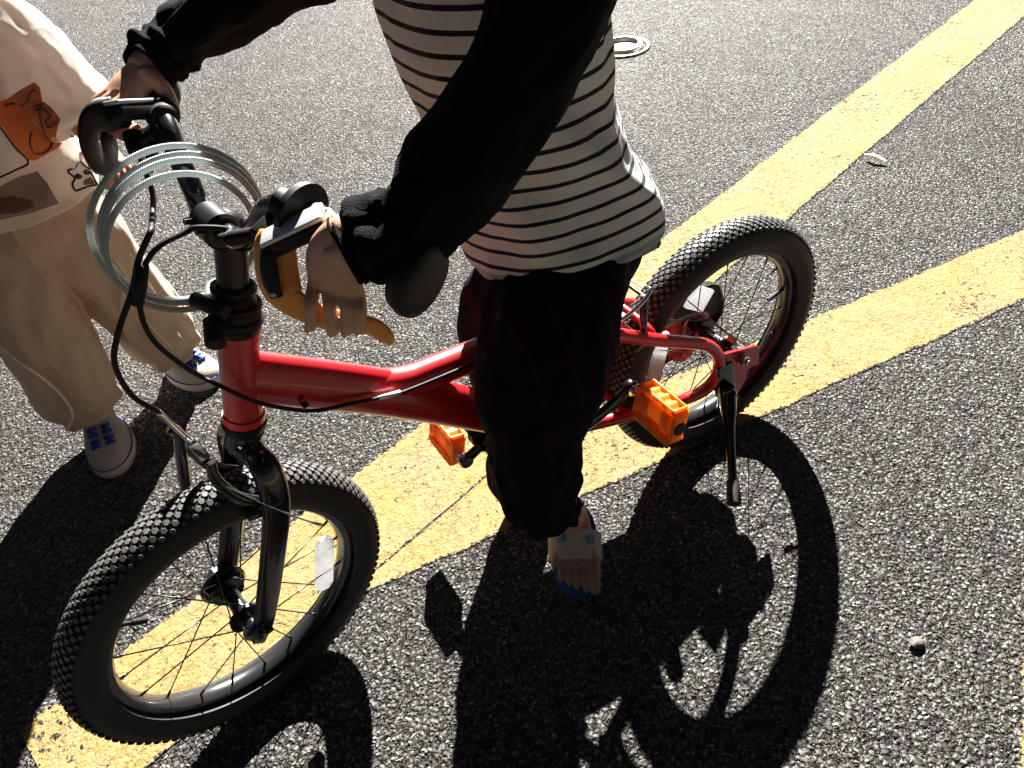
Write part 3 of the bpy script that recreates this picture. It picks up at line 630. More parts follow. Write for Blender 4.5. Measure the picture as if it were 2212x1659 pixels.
# rear brake, kickstand, seat
mb = MB()
for sg in (-1, 1):
    T([(.205, sg*.050, .372), (.200, sg*.046, .40), (.190, sg*.036, .44)], .0065, n=5)
    cyl(mb, W(.200, sg*.053, .375), W(.222, sg*.053, .366), .008, 16)
cyl(mb, W(.190, -.038, .437), W(.190, .038, .437), .003, 10)
rb = mb.build('rear_brake', black_gloss, bike, ang=45)
cable('noodle', [(.262, .046, .427), (.235, .050, .432), (.205, .052, .446), (.188, .046, .455), (.188, .034, .452)], .0032, f=Ww, m=chrome, parent=rb)
cable('brake_wire', [(.188, .034, .450), (.188, 0, .447), (.188, -.034, .442)], .0014, f=Ww, m=chrome, parent=rb)
mb = MB(); mb.box(W(.036, .072, .196), (H*.2+U*.98), N, H, .050, .003, .017, bev=.0025); mb.box(W(.045, .082, .172), U, N, H, .030, .010, .012, bev=.004)
cyl(mb, W(.020, .073, .160), W(.020, .086, .160), .006, 6)
ks = mb.build('kickstand', black_gloss, bike, ang=40)
mb = MB(); Q = [W(.046, .084, .185), W(.052, .094, .178), W(.150, .216, .118)]; mb.loft(catmull(Q, 6), [.017, .017, .017, .016, .016, .015, .0145, .0135, .0095, .0082, .0078, .0078, .0078], 16); mb.build('leg', black_gloss, ks)
mb = MB(); mb.loft([W(.134, .196, .128), W(.136, .199, .1265), W(.157, .2255, .1135), W(.158, .2265, .113)], [.0095, .0108, .0120, .010], 20); mb.build('rubber_foot', rubber, ks, ang=50)
mb = MB(); cyl(mb, W(.309, 0, .460), W(.305, 0, .484), .0205, 24, bev=.002); cyl(mb, W(.306, .018, .474), W(.306, .036, .474), .005, 12); mb.build('seat_clamp', black_gloss, bike, ang=40)
mb = MB(); cyl(mb, W(.308, 0, .470), W(.292, 0, .525), .0125, 20); mb.build('seat_post', chrome, bike)
mb = MB(); V = []; F = []; ns, nr = 28, 18
for i in range(ns):
    u_ = i/(ns-1); s_ = .17+.235*u_; wd = .066*(1-u_)**.7+.021*(u_**.6) if u_ < 1 else .018; wd = max(.006, wd*(math.sin(min(1, (u_+.03)*9)*math.pi/2)))*(1 if u_ < .93 else math.sqrt(max(.02, 1-((u_-.93)/.07)**2)))
    for j in range(nr):
        a = 2*math.pi*j/nr; V.append(W(s_, wd*math.cos(a), .538+.006*math.cos(u_*6)+(.014 if math.sin(a) > 0 else .024)*math.sin(a)*(1 if u_ < .95 else .6)))
for i in range(ns-1):
    for j in range(nr): F.append((i*nr+j, i*nr+(j+1) % nr, (i+1)*nr+(j+1) % nr, (i+1)*nr+j))
F += [tuple(range(nr)), tuple((ns-1)*nr+j for j in range(nr))]; mb.add(V, F); mb.build('saddle', black_plastic, bike)
mb = MB(); mb.box(W(.015, -.030, .3085), (H*.8+U*.6), N, (U*.8-H*.6), .025, .004, .022, bev=.002); mb.build('side_reflector', reflect, bike, ang=40)

# ------------------------------------------------------------ coiled cable lock hanging round the stem
tube_m, nt, b = new_mat('clear_vinyl_over_steel_cable'); Lk = nt.links.new
uvn = nt.nodes.new('ShaderNodeUVMap'); wv = nt.nodes.new('ShaderNodeTexWave'); wv.bands_direction = 'DIAGONAL'; wv.inputs['Scale'].default_value = 1.0
mp = nt.nodes.new('ShaderNodeMapping'); mp.inputs['Scale'].default_value = (3.0, 34, 1); Lk(uvn.outputs[0], mp.inputs[0]); Lk(mp.outputs[0], wv.inputs[0])
crp = nt.nodes.new('ShaderNodeValToRGB'); crp.color_ramp.elements[0].color = (.20, .24, .24, 1); crp.color_ramp.elements[1].color = (.80, .85, .85, 1); Lk(wv.outputs[0], crp.inputs[0]); Lk(crp.outputs[0], b.inputs['Base Color'])
b.inputs['Roughness'].default_value = .3; b.inputs['Metallic'].default_value = .3; b.inputs['Coat Weight'].default_value = 1; b.inputs['Coat Roughness'].default_value = .05
bp = nt.nodes.new('ShaderNodeBump'); bp.inputs['Distance'].default_value = .001; bp.inputs['Strength'].default_value = .6; Lk(wv.outputs[0], bp.inputs['Height']); Lk(bp.outputs[0], b.inputs['Normal'])
tr = nt.nodes.new('ShaderNodeBsdfTranslucent'); tr.inputs[0].default_value = (.55, .6, .6, 1); mx = nt.nodes.new('ShaderNodeMixShader'); mx.inputs[0].default_value = .5
Lk(b.outputs[0], mx.inputs[1]); Lk(tr.outputs[0], mx.inputs[2]); Lk(mx.outputs[0], nt.nodes['Material Output'].inputs[0])
lock = empty('cable_lock', W(.74, -.05, .70), 'coiled clear-coated steel cable lock looped round the handlebar stem', 'cable lock')
def coil_pts():
    out = []; nt_ = 92; turns = 4.1
    for i in range(nt_):
        u_ = i/(nt_-1); a = R(-88)-2*math.pi*turns*u_
        rad = .091-.022*u_+.0035*math.sin(a*.73+1)+.002*math.sin(a*1.9)
        out.append(W(.733+.010*u_+rad*math.cos(a), -.083+.060*u_+.010*math.sin(a*.9+1)*(1-u_*.4), .741-.002*u_+rad*.98*math.sin(a)))
    return out
def uv_tube(name, Q, r, seg, m, parent):
    V, F = loft_vf(Q, [r]*len(Q), seg, None, True); me = bpy.data.meshes.new(name); me.from_pydata(V, [], F); uv = me.uv_layers.new(name='UVMap'); acc = [0]
    for i in range(1, len(Q)): acc.append(acc[-1]+(Q[i]-Q[i-1]).length*8)
    for p in me.polygons:
        for li in p.loop_indices:
            vi = me.loops[li].vertex_index; i, kk = divmod(vi, seg); u_ = kk/seg
            if kk == 0 and any(me.vertices[x].index % seg == seg-1 for x in p.vertices) and len(p.vertices) == 4: u_ = 1.0
            uv.data[li].uv = (u_, acc[i])
    return link(name, me, m, parent)
CQ = catmull(coil_pts(), 4)
mount = W(.752, .004, .684)
uv_tube('cable', catmull(coil_pts()[0:1], 1)[:0]+[mount.lerp(CQ[0], k/6) for k in range(6)]+CQ, .0034, 14, tube_m, lock)
mb = MB(); cyl(mb, W(.760, -.012, .688), W(.738, .030, .684), .0085, 20, bev=.002); cyl(mb, W(.752, .020, .676), W(.762, .048, .664), .011, 20, bev=.002); mb.build('lock_barrel', black_plastic, lock, ang=45)
mb = MB(); V, F = ring_vf(SW(axs(.690), 0, .690), AX, .0205, .004, 40, 10); mb.add(V, F); mb.build('mounting_clip', black_plastic, lock)

# ------------------------------------------------------------ people
def fold(seed, amp, f1=3, f2=5, tw=6):
    def g(u, th):
        p = Vector((math.cos(th)*1.1, math.sin(th)*1.1, u*tw+seed*7.3))
        return amp*(mnoise.noise(p*f1*.5)*1.2+.6*mnoise.noise(p*f2*.6+Vector((4, 1, 2))))
    return g
def finger(mb, pts, r0):
    Q = catmull(pts, 5); n = len(Q); rr = [r0*(1.02-.22*i/(n-1)) for i in range(n)]
    for j in range(1, len(pts)-1):
        if j*5 < n: rr[j*5] *= 1.05
    rr[-1] *= .6; mb.loft(Q, rr, 14); mb.ell(Q[-2], (r0*.8,)*3, n=8); mb.ell(Q[0], (r0*1.05,)*3, n=8)
def nail(parent, p, n, d, w=.0042, l=.0055):
    mb = MB(); x = Vector(n).cross(d).normalized(); mb.ell(p, (w, l, .0013), ax=(x, Vector(d).normalized(), Vector(n).normalized()), n=8); return mb.build('nail', nail_m, parent)

SLEEVE_L = [W(.355, .070, 1.00), W(.375, .140, .968), W(.4022, .165, .9291), W(.434, .18, .9039), W(.5322, .215, .8457), W(.5868, .225, .8215), W(.6138, .222, .8190), W(.6384, .215, .8110), W(.646, .213, .8090)]
SLEEVE_R = [W(.355, -.080, .995), W(.385, -.150, .965), W(.44, -.185, .937), W(.5123, -.210, .9136), W(.5778, -.225, .893), W(.6397, -.22, .8757), W(.6713, -.215, .8657), W(.6950, -.203, .8584)]
# --- rider (bike coordinates)
rider = empty('person', W(.42, .12, 0), 'rider in striped top with black sleeves standing over the red bicycle, gripping its handlebar', 'person')
B_ = lambda s, t, z: W(s, t, z)
hipC = (.300, .000, .545)
shL = (.335, .135, 1.000); shR = (.345, -.145, .985); neck = (.385, -.005, 1.03)
elL = (.51, .210, .858); wrL = (.690, .205, .842)
elR = (.53, -.213, .908); wrR = (.655, -.205, .858)
wrL_w = SW(.6875, .214, .8385); wrR_w = W(.703, -.200, .856)
mb = MB()
# trunk, neck, head
tr_pts = [W(.292, 0, .47), W(.298, -.004, .55), W(.325, -.010, .68), W(.350, -.012, .80), W(.362, -.008, .92), W(.364, -.003, .99), W(.368, 0, 1.04)]
mb.loft(catmull(tr_pts, 5), lerp_list([(.080, .075), (.095, .085), (.092, .078), (.094, .074), (.098, .076), (.090, .066), (.05, .05)], 5), 28, ref=tuple(N))
mb.loft(catmull([W(.365, 0, 1.0), W(.378, 0, 1.06), W(.395, 0, 1.10)], 4), lerp_list([.045, .036, .04], 4), 20)
hc = W(.415, 0, 1.175); fw = (H*.93-U*.36).normalized(); upv = (U*.93+H*.36).normalized()
mb.ell(hc, (.078, .066, .092), ax=(fw, N, upv), n=20); mb.ell(hc+fw*.022-upv*.045, (.055, .050, .055), ax=(fw, N, upv), n=14)
mb.ell(hc+fw*.078-upv*.018, (.012, .009, .016), ax=(fw, N, upv), n=8); mb.ell(hc+fw*.066-upv*.054, (.012, .020, .006), ax=(fw, N, upv), n=8); mb.ell(hc+fw*.066-upv*.064, (.011, .016, .006), ax=(fw, N, upv), n=8)
for sg in (-1, 1): mb.ell(hc+N*sg*.066-upv*.012, (.014, .008, .022), ax=(fw, N, upv), n=10)
# arms run inside the sleeves
for P_a, wr_ in ((SLEEVE_L, wrL_w), (SLEEVE_R, wrR_w)):
    k_ = len(P_a)-1; mb.loft(catmull(P_a[:-1]+[wr_], 5), lerp_list([.040-.021*(q/k_)**.8 for q in range(k_+1)], 5), 20)
# legs
legL = [W(.300, .05, .56), W(.385, .100, .49), W(.447, .113, .36), W(.450, .110, .25), W(.395, .100, .130)]
legR = [W(.300, -.05, .56), W(.335, -.09, .47), W(.360, -.13, .35), W(.36, -.147, .22), W(.285, -.150, .085)]
for lg in (legL, legR): mb.loft(catmull(lg, 5), lerp_list([.060, .052, .040, .036, .025], 5), 22)
body = fuse(mb, 'body', skin, rider, .005, 4)
# feet: ankle, instep, sole and five toes each
def foot(ank, heel, toe, side, big, ws=1.15):
    m2_ = MB(); ank = Vector(ank); heel = Vector(heel); toe = Vector(toe); d = (toe-heel).normalized(); x = d.cross(U).normalized(); upn = x.cross(d).normalized()
    m2_.loft(catmull([ank+U*.03, ank, heel.lerp(toe, .18)+upn*.022], 5), lerp_list([.024, .023, .020], 5), 18)
    m2_.loft(catmull([heel, heel.lerp(toe, .2)+upn*.018, heel.lerp(toe, .5)+upn*.018, heel.lerp(toe, .76)+upn*.010], 6), lerp_list([(.016*ws, .012), (.023*ws, .020), (.029*ws, .015), (.036*ws, .011)], 6), 20, ref=tuple(x))
    k = (-1 if big else 1)
    L_ = (toe-heel).length
    for i in range(5):
        lat = (-.030+.0158*i-.0006*i*i)*k; base = heel.lerp(toe, .76)+x*lat+upn*.008; ln = L_*(.26, .25, .22, .18, .14)[i]; r_ = (.0108, .0068, .0066, .0062, .0058)[i]
        finger(m2_, [base-d*.01, base+d*ln*.45+upn*.005, base+d*ln*.85+upn*.003, base+d*ln*1.12-upn*.003], r_)
    return fuse(m2_, 'f', skin, None, .002, 2), d, x, upn
ankL = W(.393, .098, .125); heelL = W(.356, .055, .088); toeL = W(.4275, .1600, .036)
fL, dL, xL, uL = foot(ankL, heelL, toeL, 1, False)
ankR = W(.283, -.150, .085); heelR = W(.250, -.145, .028); toeR = W(.368, -.172, .024)
fR, dR, xR, uR = foot(ankR, heelR, toeR, -1, True)
# hands
def hand(wr, knuck, fingers, thumb, fore, r=.0066, pr=(.017, .011)):
    m2_ = MB(); wr = Vector(wr); kc = sum(knuck, Vector())/len(knuck); ax_ = (knuck[-1]-knuck[0]).normalized()
    hw = (knuck[-1]-knuck[0]).length/2+r*.9
    fo = (Vector(fore)-wr).normalized()
    m2_.loft(catmull([wr+fo*.035, wr+fo*.012, wr.lerp(kc, .45), kc], 6), lerp_list([(.0175, .0165), (.0185, .0155), (hw*.92, .0125), (hw, .009)], 6), 22, ref=tuple(ax_))
    for kn, f_ in zip(knuck, fingers): finger(m2_, [wr.lerp(kn, .72), kn]+list(f_), r)
    finger(m2_, thumb, r*1.2)
    return fuse(m2_, 'h', skin, None, .0017, 2)
# left hand draped over grip and lever
kL = [SW(.7001, .178, .779), SW(.6935, .190, .7815), SW(.6868, .202, .7790), SW(.6800, .213, .7735)]
fg = [[SW(.7122, .186, .768), SW(.7163, .184, .7535), SW(.7165, .178, .7385)],
      [SW(.7018, .199, .767), SW(.7035, .197, .7471), SW(.7021, .190, .7310)],
      [SW(.6926, .211, .767), SW(.6954, .209, .7490), SW(.6944, .202, .7335)],
      [SW(.6857, .221, .7645), SW(.6877, .219, .7500), SW(.6872, .212, .7370)]]
thL = [SW(.676, .192, .832), SW(.668, .168, .826), SW(.660, .160, .812), SW(.664, .158, .797)]
hL = hand(wrL_w, kL, fg, thL, W(.62, .220, .817))
# right hand wrapped over the far grip
kR = [SW(.6951, -.165, .8330), SW(.6995, -.183, .8354), SW(.7020, -.200, .8360), SW(.7020, -.216, .8345)]
fgR = [[kR[q]+RM@(H*.018-U*.006), kR[q]+RM@(H*.022-U*.026), kR[q]+RM@(H*.008-U*.042), kR[q]+RM@(H*-.008-U*.040)] for q in range(4)]
thR = [SW(.668, -.185, .850), SW(.662, -.165, .840), SW(.664, -.152, .822), SW(.674, -.150, .806)]
hR = hand(wrR_w, kR, fgR, thR, W(.66, -.217, .869), r=.0072)
join_into(body, [fL, fR, hL, hR])
for f_ in fg: nail(body, f_[-1]+(RM@H)*.0048+U*.001, RM@(H*.95-U*.2), (f_[-1]-f_[-2]))
# hair, eyes
mb = MB(); mb.ell(hc-fw*.012+upv*.012, (.082, .073, .094), ax=(fw, N, upv), n=20)
me_h = mb.build('hair', hair, rider); bmh = bmesh.new(); bmh.from_mesh(me_h.data)
bmesh.ops.delete(bmh, geom=[v for v in bmh.verts if (v.co-hc).dot(fw) > .035 and (v.co-hc).dot(upv) < .045 or (v.co-hc).dot(upv) < -.05], context='VERTS'); bmh.to_mesh(me_h.data); bmh.free()
eye_m = mat('eye', (.03, .02, .015), .15)
for sg in (-1, 1):
    mb = MB(); mb.ell(hc+fw*.070+N*sg*.026+upv*.002, (.006, .011, .006), ax=(fw, N, upv), n=8); mb.build('eye', eye_m, rider)

# striped shirt as one gridded garment with UVs that follow the cloth
stripe_m, nt, b = new_mat('striped_jersey'); Lk = nt.links.new
uvn = nt.nodes.new('ShaderNodeUVMap'); sp = nt.nodes.new('ShaderNodeSeparateXYZ'); Lk(uvn.outputs[0], sp.inputs[0])
def nm(op, a, b_=None, c=None):
    k = nt.nodes.new('ShaderNodeMath'); k.operation = op
    for i, v in enumerate((a, b_, c)):
        if v is None: continue
        if isinstance(v, (int, float)): k.inputs[i].default_value = v
        else: Lk(v, k.inputs[i])
    return k.outputs[0]
wobn = nt.nodes.new('ShaderNodeTexNoise'); wobn.inputs['Scale'].default_value = 700; tcx = nt.nodes.new('ShaderNodeTexCoord'); Lk(tcx.outputs['Object'], wobn.inputs['Vector'])
vv = nm('MULTIPLY_ADD', wobn.outputs[0], .0012, sp.outputs[1])
fr = nm('FRACT', nm('DIVIDE', nm('ADD', vv, .302), .0238)); isS = nm('LESS_THAN', fr, .25)
notHem = nm('GREATER_THAN', sp.outputs[1], .022); fac = nm('MULTIPLY', isS, notHem)
mxc = nt.nodes.new('ShaderNodeMix'); mxc.data_type = 'RGBA'; Lk(fac, mxc.inputs['Factor']); mxc.inputs['A'].default_value = (.84, .85, .83, 1); mxc.inputs['B'].default_value = (.012, .013, .022, 1)
hemc = nt.nodes.new('ShaderNodeMix'); hemc.data_type = 'RGBA'; Lk(nm('LESS_THAN', sp.outputs[1], .022), hemc.inputs['Factor']); Lk(mxc.outputs['Result'], hemc.inputs['A']); hemc.inputs['B'].default_value = (.46, .52, .58, 1)
Lk(hemc.outputs['Result'], b.inputs['Base Color']); b.inputs['Roughness'].default_value = .9; b.inputs['Sheen Weight'].default_value = .1
kn = nt.nodes.new('ShaderNodeTexNoise'); kn.inputs['Scale'].default_value = 900; Lk(tcx.outputs['Object'], kn.inputs['Vector']); bp = nt.nodes.new('ShaderNodeBump'); bp.inputs['Distance'].default_value = .001; bp.inputs['Strength'].default_value = .5; Lk(kn.outputs[0], bp.inputs['Height']); Lk(bp.outputs[0], b.inputs['Normal'])
trn = nt.nodes.new('ShaderNodeBsdfTranslucent'); Lk(hemc.outputs['Result'], trn.inputs[0]); mxs = nt.nodes.new('ShaderNodeMixShader'); cloth_folds(nt, tcx, bp, .016, 9); mxs.inputs[0].default_value = .42
Lk(b.outputs[0], mxs.inputs[1]); Lk(trn.outputs[0], mxs.inputs[2]); Lk(mxs.outputs[0], nt.nodes['Material Output'].inputs[0])
def garment(name, levels, seg, m, parent, wr, thick=.0016, slope=0.0, pipe=None):
    """levels: (centre, radius along H, radius along N); open at both ends, double-walled"""
    Q = catmull([l[0] for l in levels], 10); ra = lerp_list([(l[1], l[2]) for l in levels], 10); n = len(Q); V = []; acc = [0]
    for i in range(1, n): acc.append(acc[-1]+(Q[i]-Q[i-1]).length)
    UVv = []
    for i in range(n):
        for k in range(seg):
            th = 2*math.pi*k/seg; w = wr(i/(n-1), th); c_, s_ = math.cos(th), math.sin(th)
            se = lambda q: math.copysign(abs(q)**.86, q)
            drop = (slope*(-c_)+.03*s_)*(1-i/(n-1))**2
            V.append(Q[i]+H*(se(c_)*(ra[i][0]+w))+N*(se(s_)*(ra[i][1]+w))+U*(drop+.4*w)); UVv.append((k/seg, acc[i]-.045*max(0, -c_)*(1-s_)*.8))
    F = [(i*seg+k, i*seg+(k+1) % seg, (i+1)*seg+(k+1) % seg, (i+1)*seg+k) for i in range(n-1) for k in range(seg)]
    me = bpy.data.meshes.new(name); me.from_pydata(V, [], F); uv = me.uv_layers.new(name='UVMap')
    for l in me.loops: uv.data[l.index].uv = UVv[l.vertex_index]
    o = link(name, me, m, parent); so_ = o.modifiers.new('solid', 'SOLIDIFY'); so_.thickness = thick; so_.offset = -1
    return o
def shirt_wr(u, th):
    p = Vector((math.cos(th)*1.3, math.sin(th)*1.3, u*3.2)); w = .010*mnoise.noise(p*1.4)+.006*mnoise.noise(p*3.1+Vector((7, 0, 0)))
    # diagonal pull folds at waist and back
    w += .0045*math.sin(th*5+u*16+2*mnoise.noise(p))*math.exp(-((u-.42)/.22)**2)
    w += .0035*math.sin(th*4+.7)*max(0, 1-u*5)
    return w
levels = [(W(.296, -.008, .556), .132, .124), (W(.299, -.008, .58), .137, .128), (W(.307, -.010, .63), .133, .124), (W(.332, -.012, .70), .112, .118), (W(.350, -.012, .78), .105, .116), (W(.361, -.010, .86), .110, .120), (W(.365, -.006, .94), .112, .122), (W(.366, 0, 1.0), .094, .112), (W(.372, 0, 1.035), .052, .060)]
shirt = garment('shirt', levels, 96, stripe_m, rider, shirt_wr, slope=-.012)
# black raglan sleeves with bunched cuffs
def sleeve(P, rr, seed, ref=None, bunch=.006):
    mb = MB(); Q = catmull(P, 10); n = len(Q); rd = lerp_list(rr, 10)
    g = fold(seed, .008, 3, 6, 5)
    def wr(u, th): return g(u, th)*min(1, (1-u)*6)+bunch*max(0, (u-.55)/.45)*(1 if u < .9 else (1-u)*10)*math.sin(u*62+1.6*math.sin(th+seed))*.6+.002*math.sin(th*3+u*30)
    V, F = loft_vf(Q, rd, 48, ref, False, wr); mb.add(V, F); o = mb.build('sleeve', cloth_black, shirt)
    s_ = o.modifiers.new('solid', 'SOLIDIFY'); s_.thickness = .002; s_.offset = -1; return o
sleeve(SLEEVE_L, [(.075, .070), (.064, .060), (.056, .052), (.050, .048), (.041, .041), (.038, .038), (.034, .035), (.029, .030), (.028, .029)], 1)
sleeve(SLEEVE_R, [(.075, .068), (.060, .056), (.048, .046), (.042, .042), (.038, .038), (.034, .035), (.031, .032), (.028, .029)], 2)
# dark checked trousers: baggy, one skin
pants_m, nt, b = new_mat('dark_plaid_cotton'); Lk = nt.links.new
tcx = nt.nodes.new('ShaderNodeTexCoord'); rot = nt.nodes.new('ShaderNodeMapping'); rot.inputs['Rotation'].default_value = (0, 0, -math.atan2(H.y, H.x)); Lk(tcx.outputs['Object'], rot.inputs[0]); sp = nt.nodes.new('ShaderNodeSeparateXYZ'); Lk(rot.outputs[0], sp.inputs[0])
l1 = nm('LESS_THAN', nm('FRACT', nm('DIVIDE', sp.outputs[0], .047)), .09); l2 = nm('LESS_THAN', nm('FRACT', nm('DIVIDE', sp.outputs[2], .052)), .09)
mm_ = nt.nodes.new('ShaderNodeMix'); mm_.data_type = 'RGBA'; Lk(nm('MAXIMUM', l1, l2), mm_.inputs['Factor']); mm_.inputs['A'].default_value = (.005, .006, .014, 1); mm_.inputs['B'].default_value = (.022, .004, .008, 1)
Lk(mm_.outputs['Result'], b.inputs['Base Color']); b.inputs['Roughness'].default_value = .95; b.inputs['Specular IOR Level'].default_value = .1; bpt = nt.nodes.new('ShaderNodeBump'); bpt.inputs['Strength'].default_value = 0; Lk(bpt.outputs[0], b.inputs['Normal']); cloth_folds(nt, tcx, bpt, .03, 9)
mb = MB(); g1 = fold(5, .010, 3, 6, 4)
def wr5(u, th): return g1(u, th)+.004*math.sin(u*40+math.sin(th)*2)*max(0, u-.45)*1.5
V, F = loft_vf(catmull([W(.310, .045, .57), W(.378, .085, .53), W(.424, .112, .45), W(.445, .113, .36), W(.450, .110, .28), W(.438, .110, .215), W(.408, .104, .165)], 8), lerp_list([(.080, .078), (.088, .078), (.082, .072), (.068, .064), (.067, .064), (.052, .050), (.033, .036)], 8), 40, tuple(H), True, wr5); mb.add(V, F)
V, F = loft_vf(catmull([W(.300, -.045, .57), W(.332, -.085, .47), W(.358, -.125, .36), W(.352, -.145, .26), W(.330, -.150, .17), W(.298, -.150, .12)], 8), lerp_list([(.078, .075), (.070, .066), (.062, .062), (.060, .060), (.054, .054), (.046, .046)], 8), 40, tuple(H), True, wr5); mb.add(V, F)
mb.loft(catmull([W(.292, 0, .49), W(.292, 0, .54), W(.296, 0, .61)], 5), lerp_list([(.080, .075), (.105, .095), (.098, .090)], 5), 36, ref=tuple(H))
fuse(mb, 'trousers', pants_m, rider, .004, 3)
# slide sandals
def sandal(heel, toe, d, x, upn, k):
    mid = heel.lerp(toe, .52)-upn*.006; L_ = (toe-heel).length/2+.012; V = []; F = []; n = 40
    for zz, ins in ((-.014, .003), (-.011, 0), (-.001, 0), (.002, .003)):
        for i in range(n):
            a = 2*math.pi*i/n; c_, s_ = math.cos(a), math.sin(a); wd = (.036 if c_ < 0 else .045)-.004*math.sin(c_*3)
            V.append(mid+d*(c_*(L_-ins))+x*(math.copysign(abs(s_)**.8, s_)*(wd-ins))+upn*zz)
    F = [(j*n+i, j*n+(i+1) % n, (j+1)*n+(i+1) % n, (j+1)*n+i) for j in range(3) for i in range(n)]+[tuple(range(n)), tuple(range(3*n, 4*n))]
    mb = MB(); mb.add(V, F); sdl = mb.build('sandal', blue_rubber, rider, ang=50)
    mb = MB(); V = []; F = []; na, nb = 22, 9
    for i in range(na):
        a = math.pi*i/(na-1)
        for j in range(nb):
            q = j/(nb-1); p = heel.lerp(toe, .36+.33*q); hh_ = .050-.016*q; wd = .043
            V.append(p+x*(wd*math.cos(a))+upn*(hh_*math.sin(a)**.9-.008))
    F = [(i*nb+j, (i+1)*nb+j, (i+1)*nb+j+1, i*nb+j+1) for i in range(na-1) for j in range(nb-1)]
    mb.add(V, F); st = mb.build('strap', strap_m, sdl); q = st.modifiers.new('s', 'SOLIDIFY'); q.thickness = .004; q.offset = 0
    for i_, (aa, qq) in enumerate(((62, .30), (128, .35))):
        a = R(aa); p = heel.lerp(toe, .36+.33*qq)+x*(.0435*math.cos(a))+upn*((.050-.016*qq)*math.sin(a)**.9-.0055)
        nn_ = (x*math.cos(a)+upn*math.sin(a)).normalized(); mb = MB(); mb.ell(p, (.0085, .0095, .003), ax=(d, nn_.cross(d), nn_), n=10); mb.build('strap_patch', strap_blue, sdl)
sandal(heelL, toeL, dL, xL, uL, 1); sandal(heelR, toeR, dR, xR, uR, -1)

# --- small child on the left (world coordinates)
kid = empty('person', (-.86, 1.30, 0), 'small child in cream printed T-shirt and baggy khaki trousers standing beyond the front wheel', 'person')
X = Vector((1, 0, 0)); Yv = Vector((0, 1, 0)); V3 = lambda x, y, z: Vector((x, y, z))
KF = Vector((.30, -.95, 0)).normalized(); KS = Vector((.95, .30, 0)).normalized()     # facing, and the child's left
mb = MB()
mb.loft(catmull([V3(-.845, 1.335, .44), V3(-.835, 1.33, .54), V3(-.815, 1.32, .66), V3(-.80, 1.315, .78), V3(-.79, 1.315, .85), V3(-.785, 1.315, .90)], 5), lerp_list([(.095, .075), (.10, .08), (.095, .075), (.10, .075), (.09, .06), (.035, .035)], 5), 26, ref=tuple(KS))
mb.loft([V3(-.79, 1.315, .86), V3(-.785, 1.312, .93)], [.036, .034], 18)
kh = V3(-.782, 1.30, .995); kf = (KF*.92-U*.38).normalized(); ku = (U*.92+KF*.38).normalized()
mb.ell(kh, (.075, .066, .086), ax=(kf, KS, ku), n=18); mb.ell(kh+kf*.022-ku*.040, (.054, .052, .05), ax=(kf, KS, ku), n=12); mb.ell(kh+kf*.076-ku*.018, (.010, .008, .012), ax=(kf, KS, ku), n=8)
mb.ell(kh+kf*.066-ku*.050, (.010, .017, .005), ax=(kf, KS, ku), n=8)
for sg in (-1, 1): mb.ell(kh+KS*sg*.066-ku*.012, (.013, .008, .020), ax=(kf, KS, ku), n=8)
kshL = V3(-.70, 1.32, .83); kelL = V3(-.640, 1.300, .695); kwrL = V3(-.594, 1.228, .648)
kshR = V3(-.895, 1.27, .83); kelR = V3(-.965, 1.22, .68); kwrR = V3(-.96, 1.15, .57)
for a, b_, c_ in ((kshL, kelL, kwrL), (kshR, kelR, kwrR)): mb.loft(catmull([a, a.lerp(b_, .5), b_, b_.lerp(c_, .5), c_], 5), lerp_list([.036, .032, .028, .026, .020], 5), 18)
kl1 = [V3(-.895, 1.305, .46), V3(-.90, 1.28, .30), V3(-.90, 1.255, .07)]; kl2 = [V3(-.80, 1.36, .46), V3(-.77, 1.385, .30), V3(-.745, 1.405, .07)]
for lg in (kl1, kl2): mb.loft(catmull(lg, 6), lerp_list([.058, .044, .030], 6), 20)
kbody = fuse(mb, 'body', skin2, kid, .005, 4)
def kid_hand(wr, dirv, side):
    wr = Vector(wr); d = Vector(dirv).normalized(); x = side.normalized(); x = (x-d*x.dot(d)).normalized(); dn = d.cross(x).normalized(); dn = dn if dn.z < 0 else -dn
    kn = [wr+d*.046+x*(.018-.012*i) for i in range(4)]; m2_ = MB()
    m2_.loft(catmull([wr-d*.015, wr, wr+d*.024, wr+d*.046], 5), lerp_list([(.017, .015), (.016, .012), (.021, .011), (.024, .008)], 5), 20, ref=tuple(x))
    for i, k in enumerate(kn):
        l = (.016, .018, .017, .014)[i]; finger(m2_, [wr.lerp(k, .7), k, k+d*l+dn*.004, k+d*l*1.5+dn*.015, k+d*l*1.2+dn*.026], .0058)
    finger(m2_, [wr+x*.012, wr+x*.026+d*.018, wr+x*.029+d*.034+dn*.006, wr+x*.024+d*.046+dn*.012], .0066)
    return fuse(m2_, 'h', skin2, None, .0018, 2)
h1 = kid_hand(kwrL, kwrL-kelL, Vector((-.3, -.9, 0))); h2 = kid_hand(kwrR, kwrR-kelR, Vector((.9, -.3, 0)))
join_into(kbody, [h1, h2])
mb = MB(); mb.ell(kh-kf*.012+ku*.012, (.079, .073, .088), ax=(kf, KS, ku), n=18); o = mb.build('hair', hair, kid)
bmh = bmesh.new(); bmh.from_mesh(o.data); bmesh.ops.delete(bmh, geom=[v for v in bmh.verts if (v.co-kh).dot(kf) > .032 and (v.co-kh).dot(ku) < .045 or (v.co-kh).dot(ku) < -.05], context='VERTS'); bmh.to_mesh(o.data); bmh.free()
for sg in (-1, 1):
    mb = MB(); mb.ell(kh+kf*.068+KS*sg*.026+ku*.002, (.006, .010, .006), ax=(kf, KS, ku), n=8); mb.build('eye', eye_m, kid)
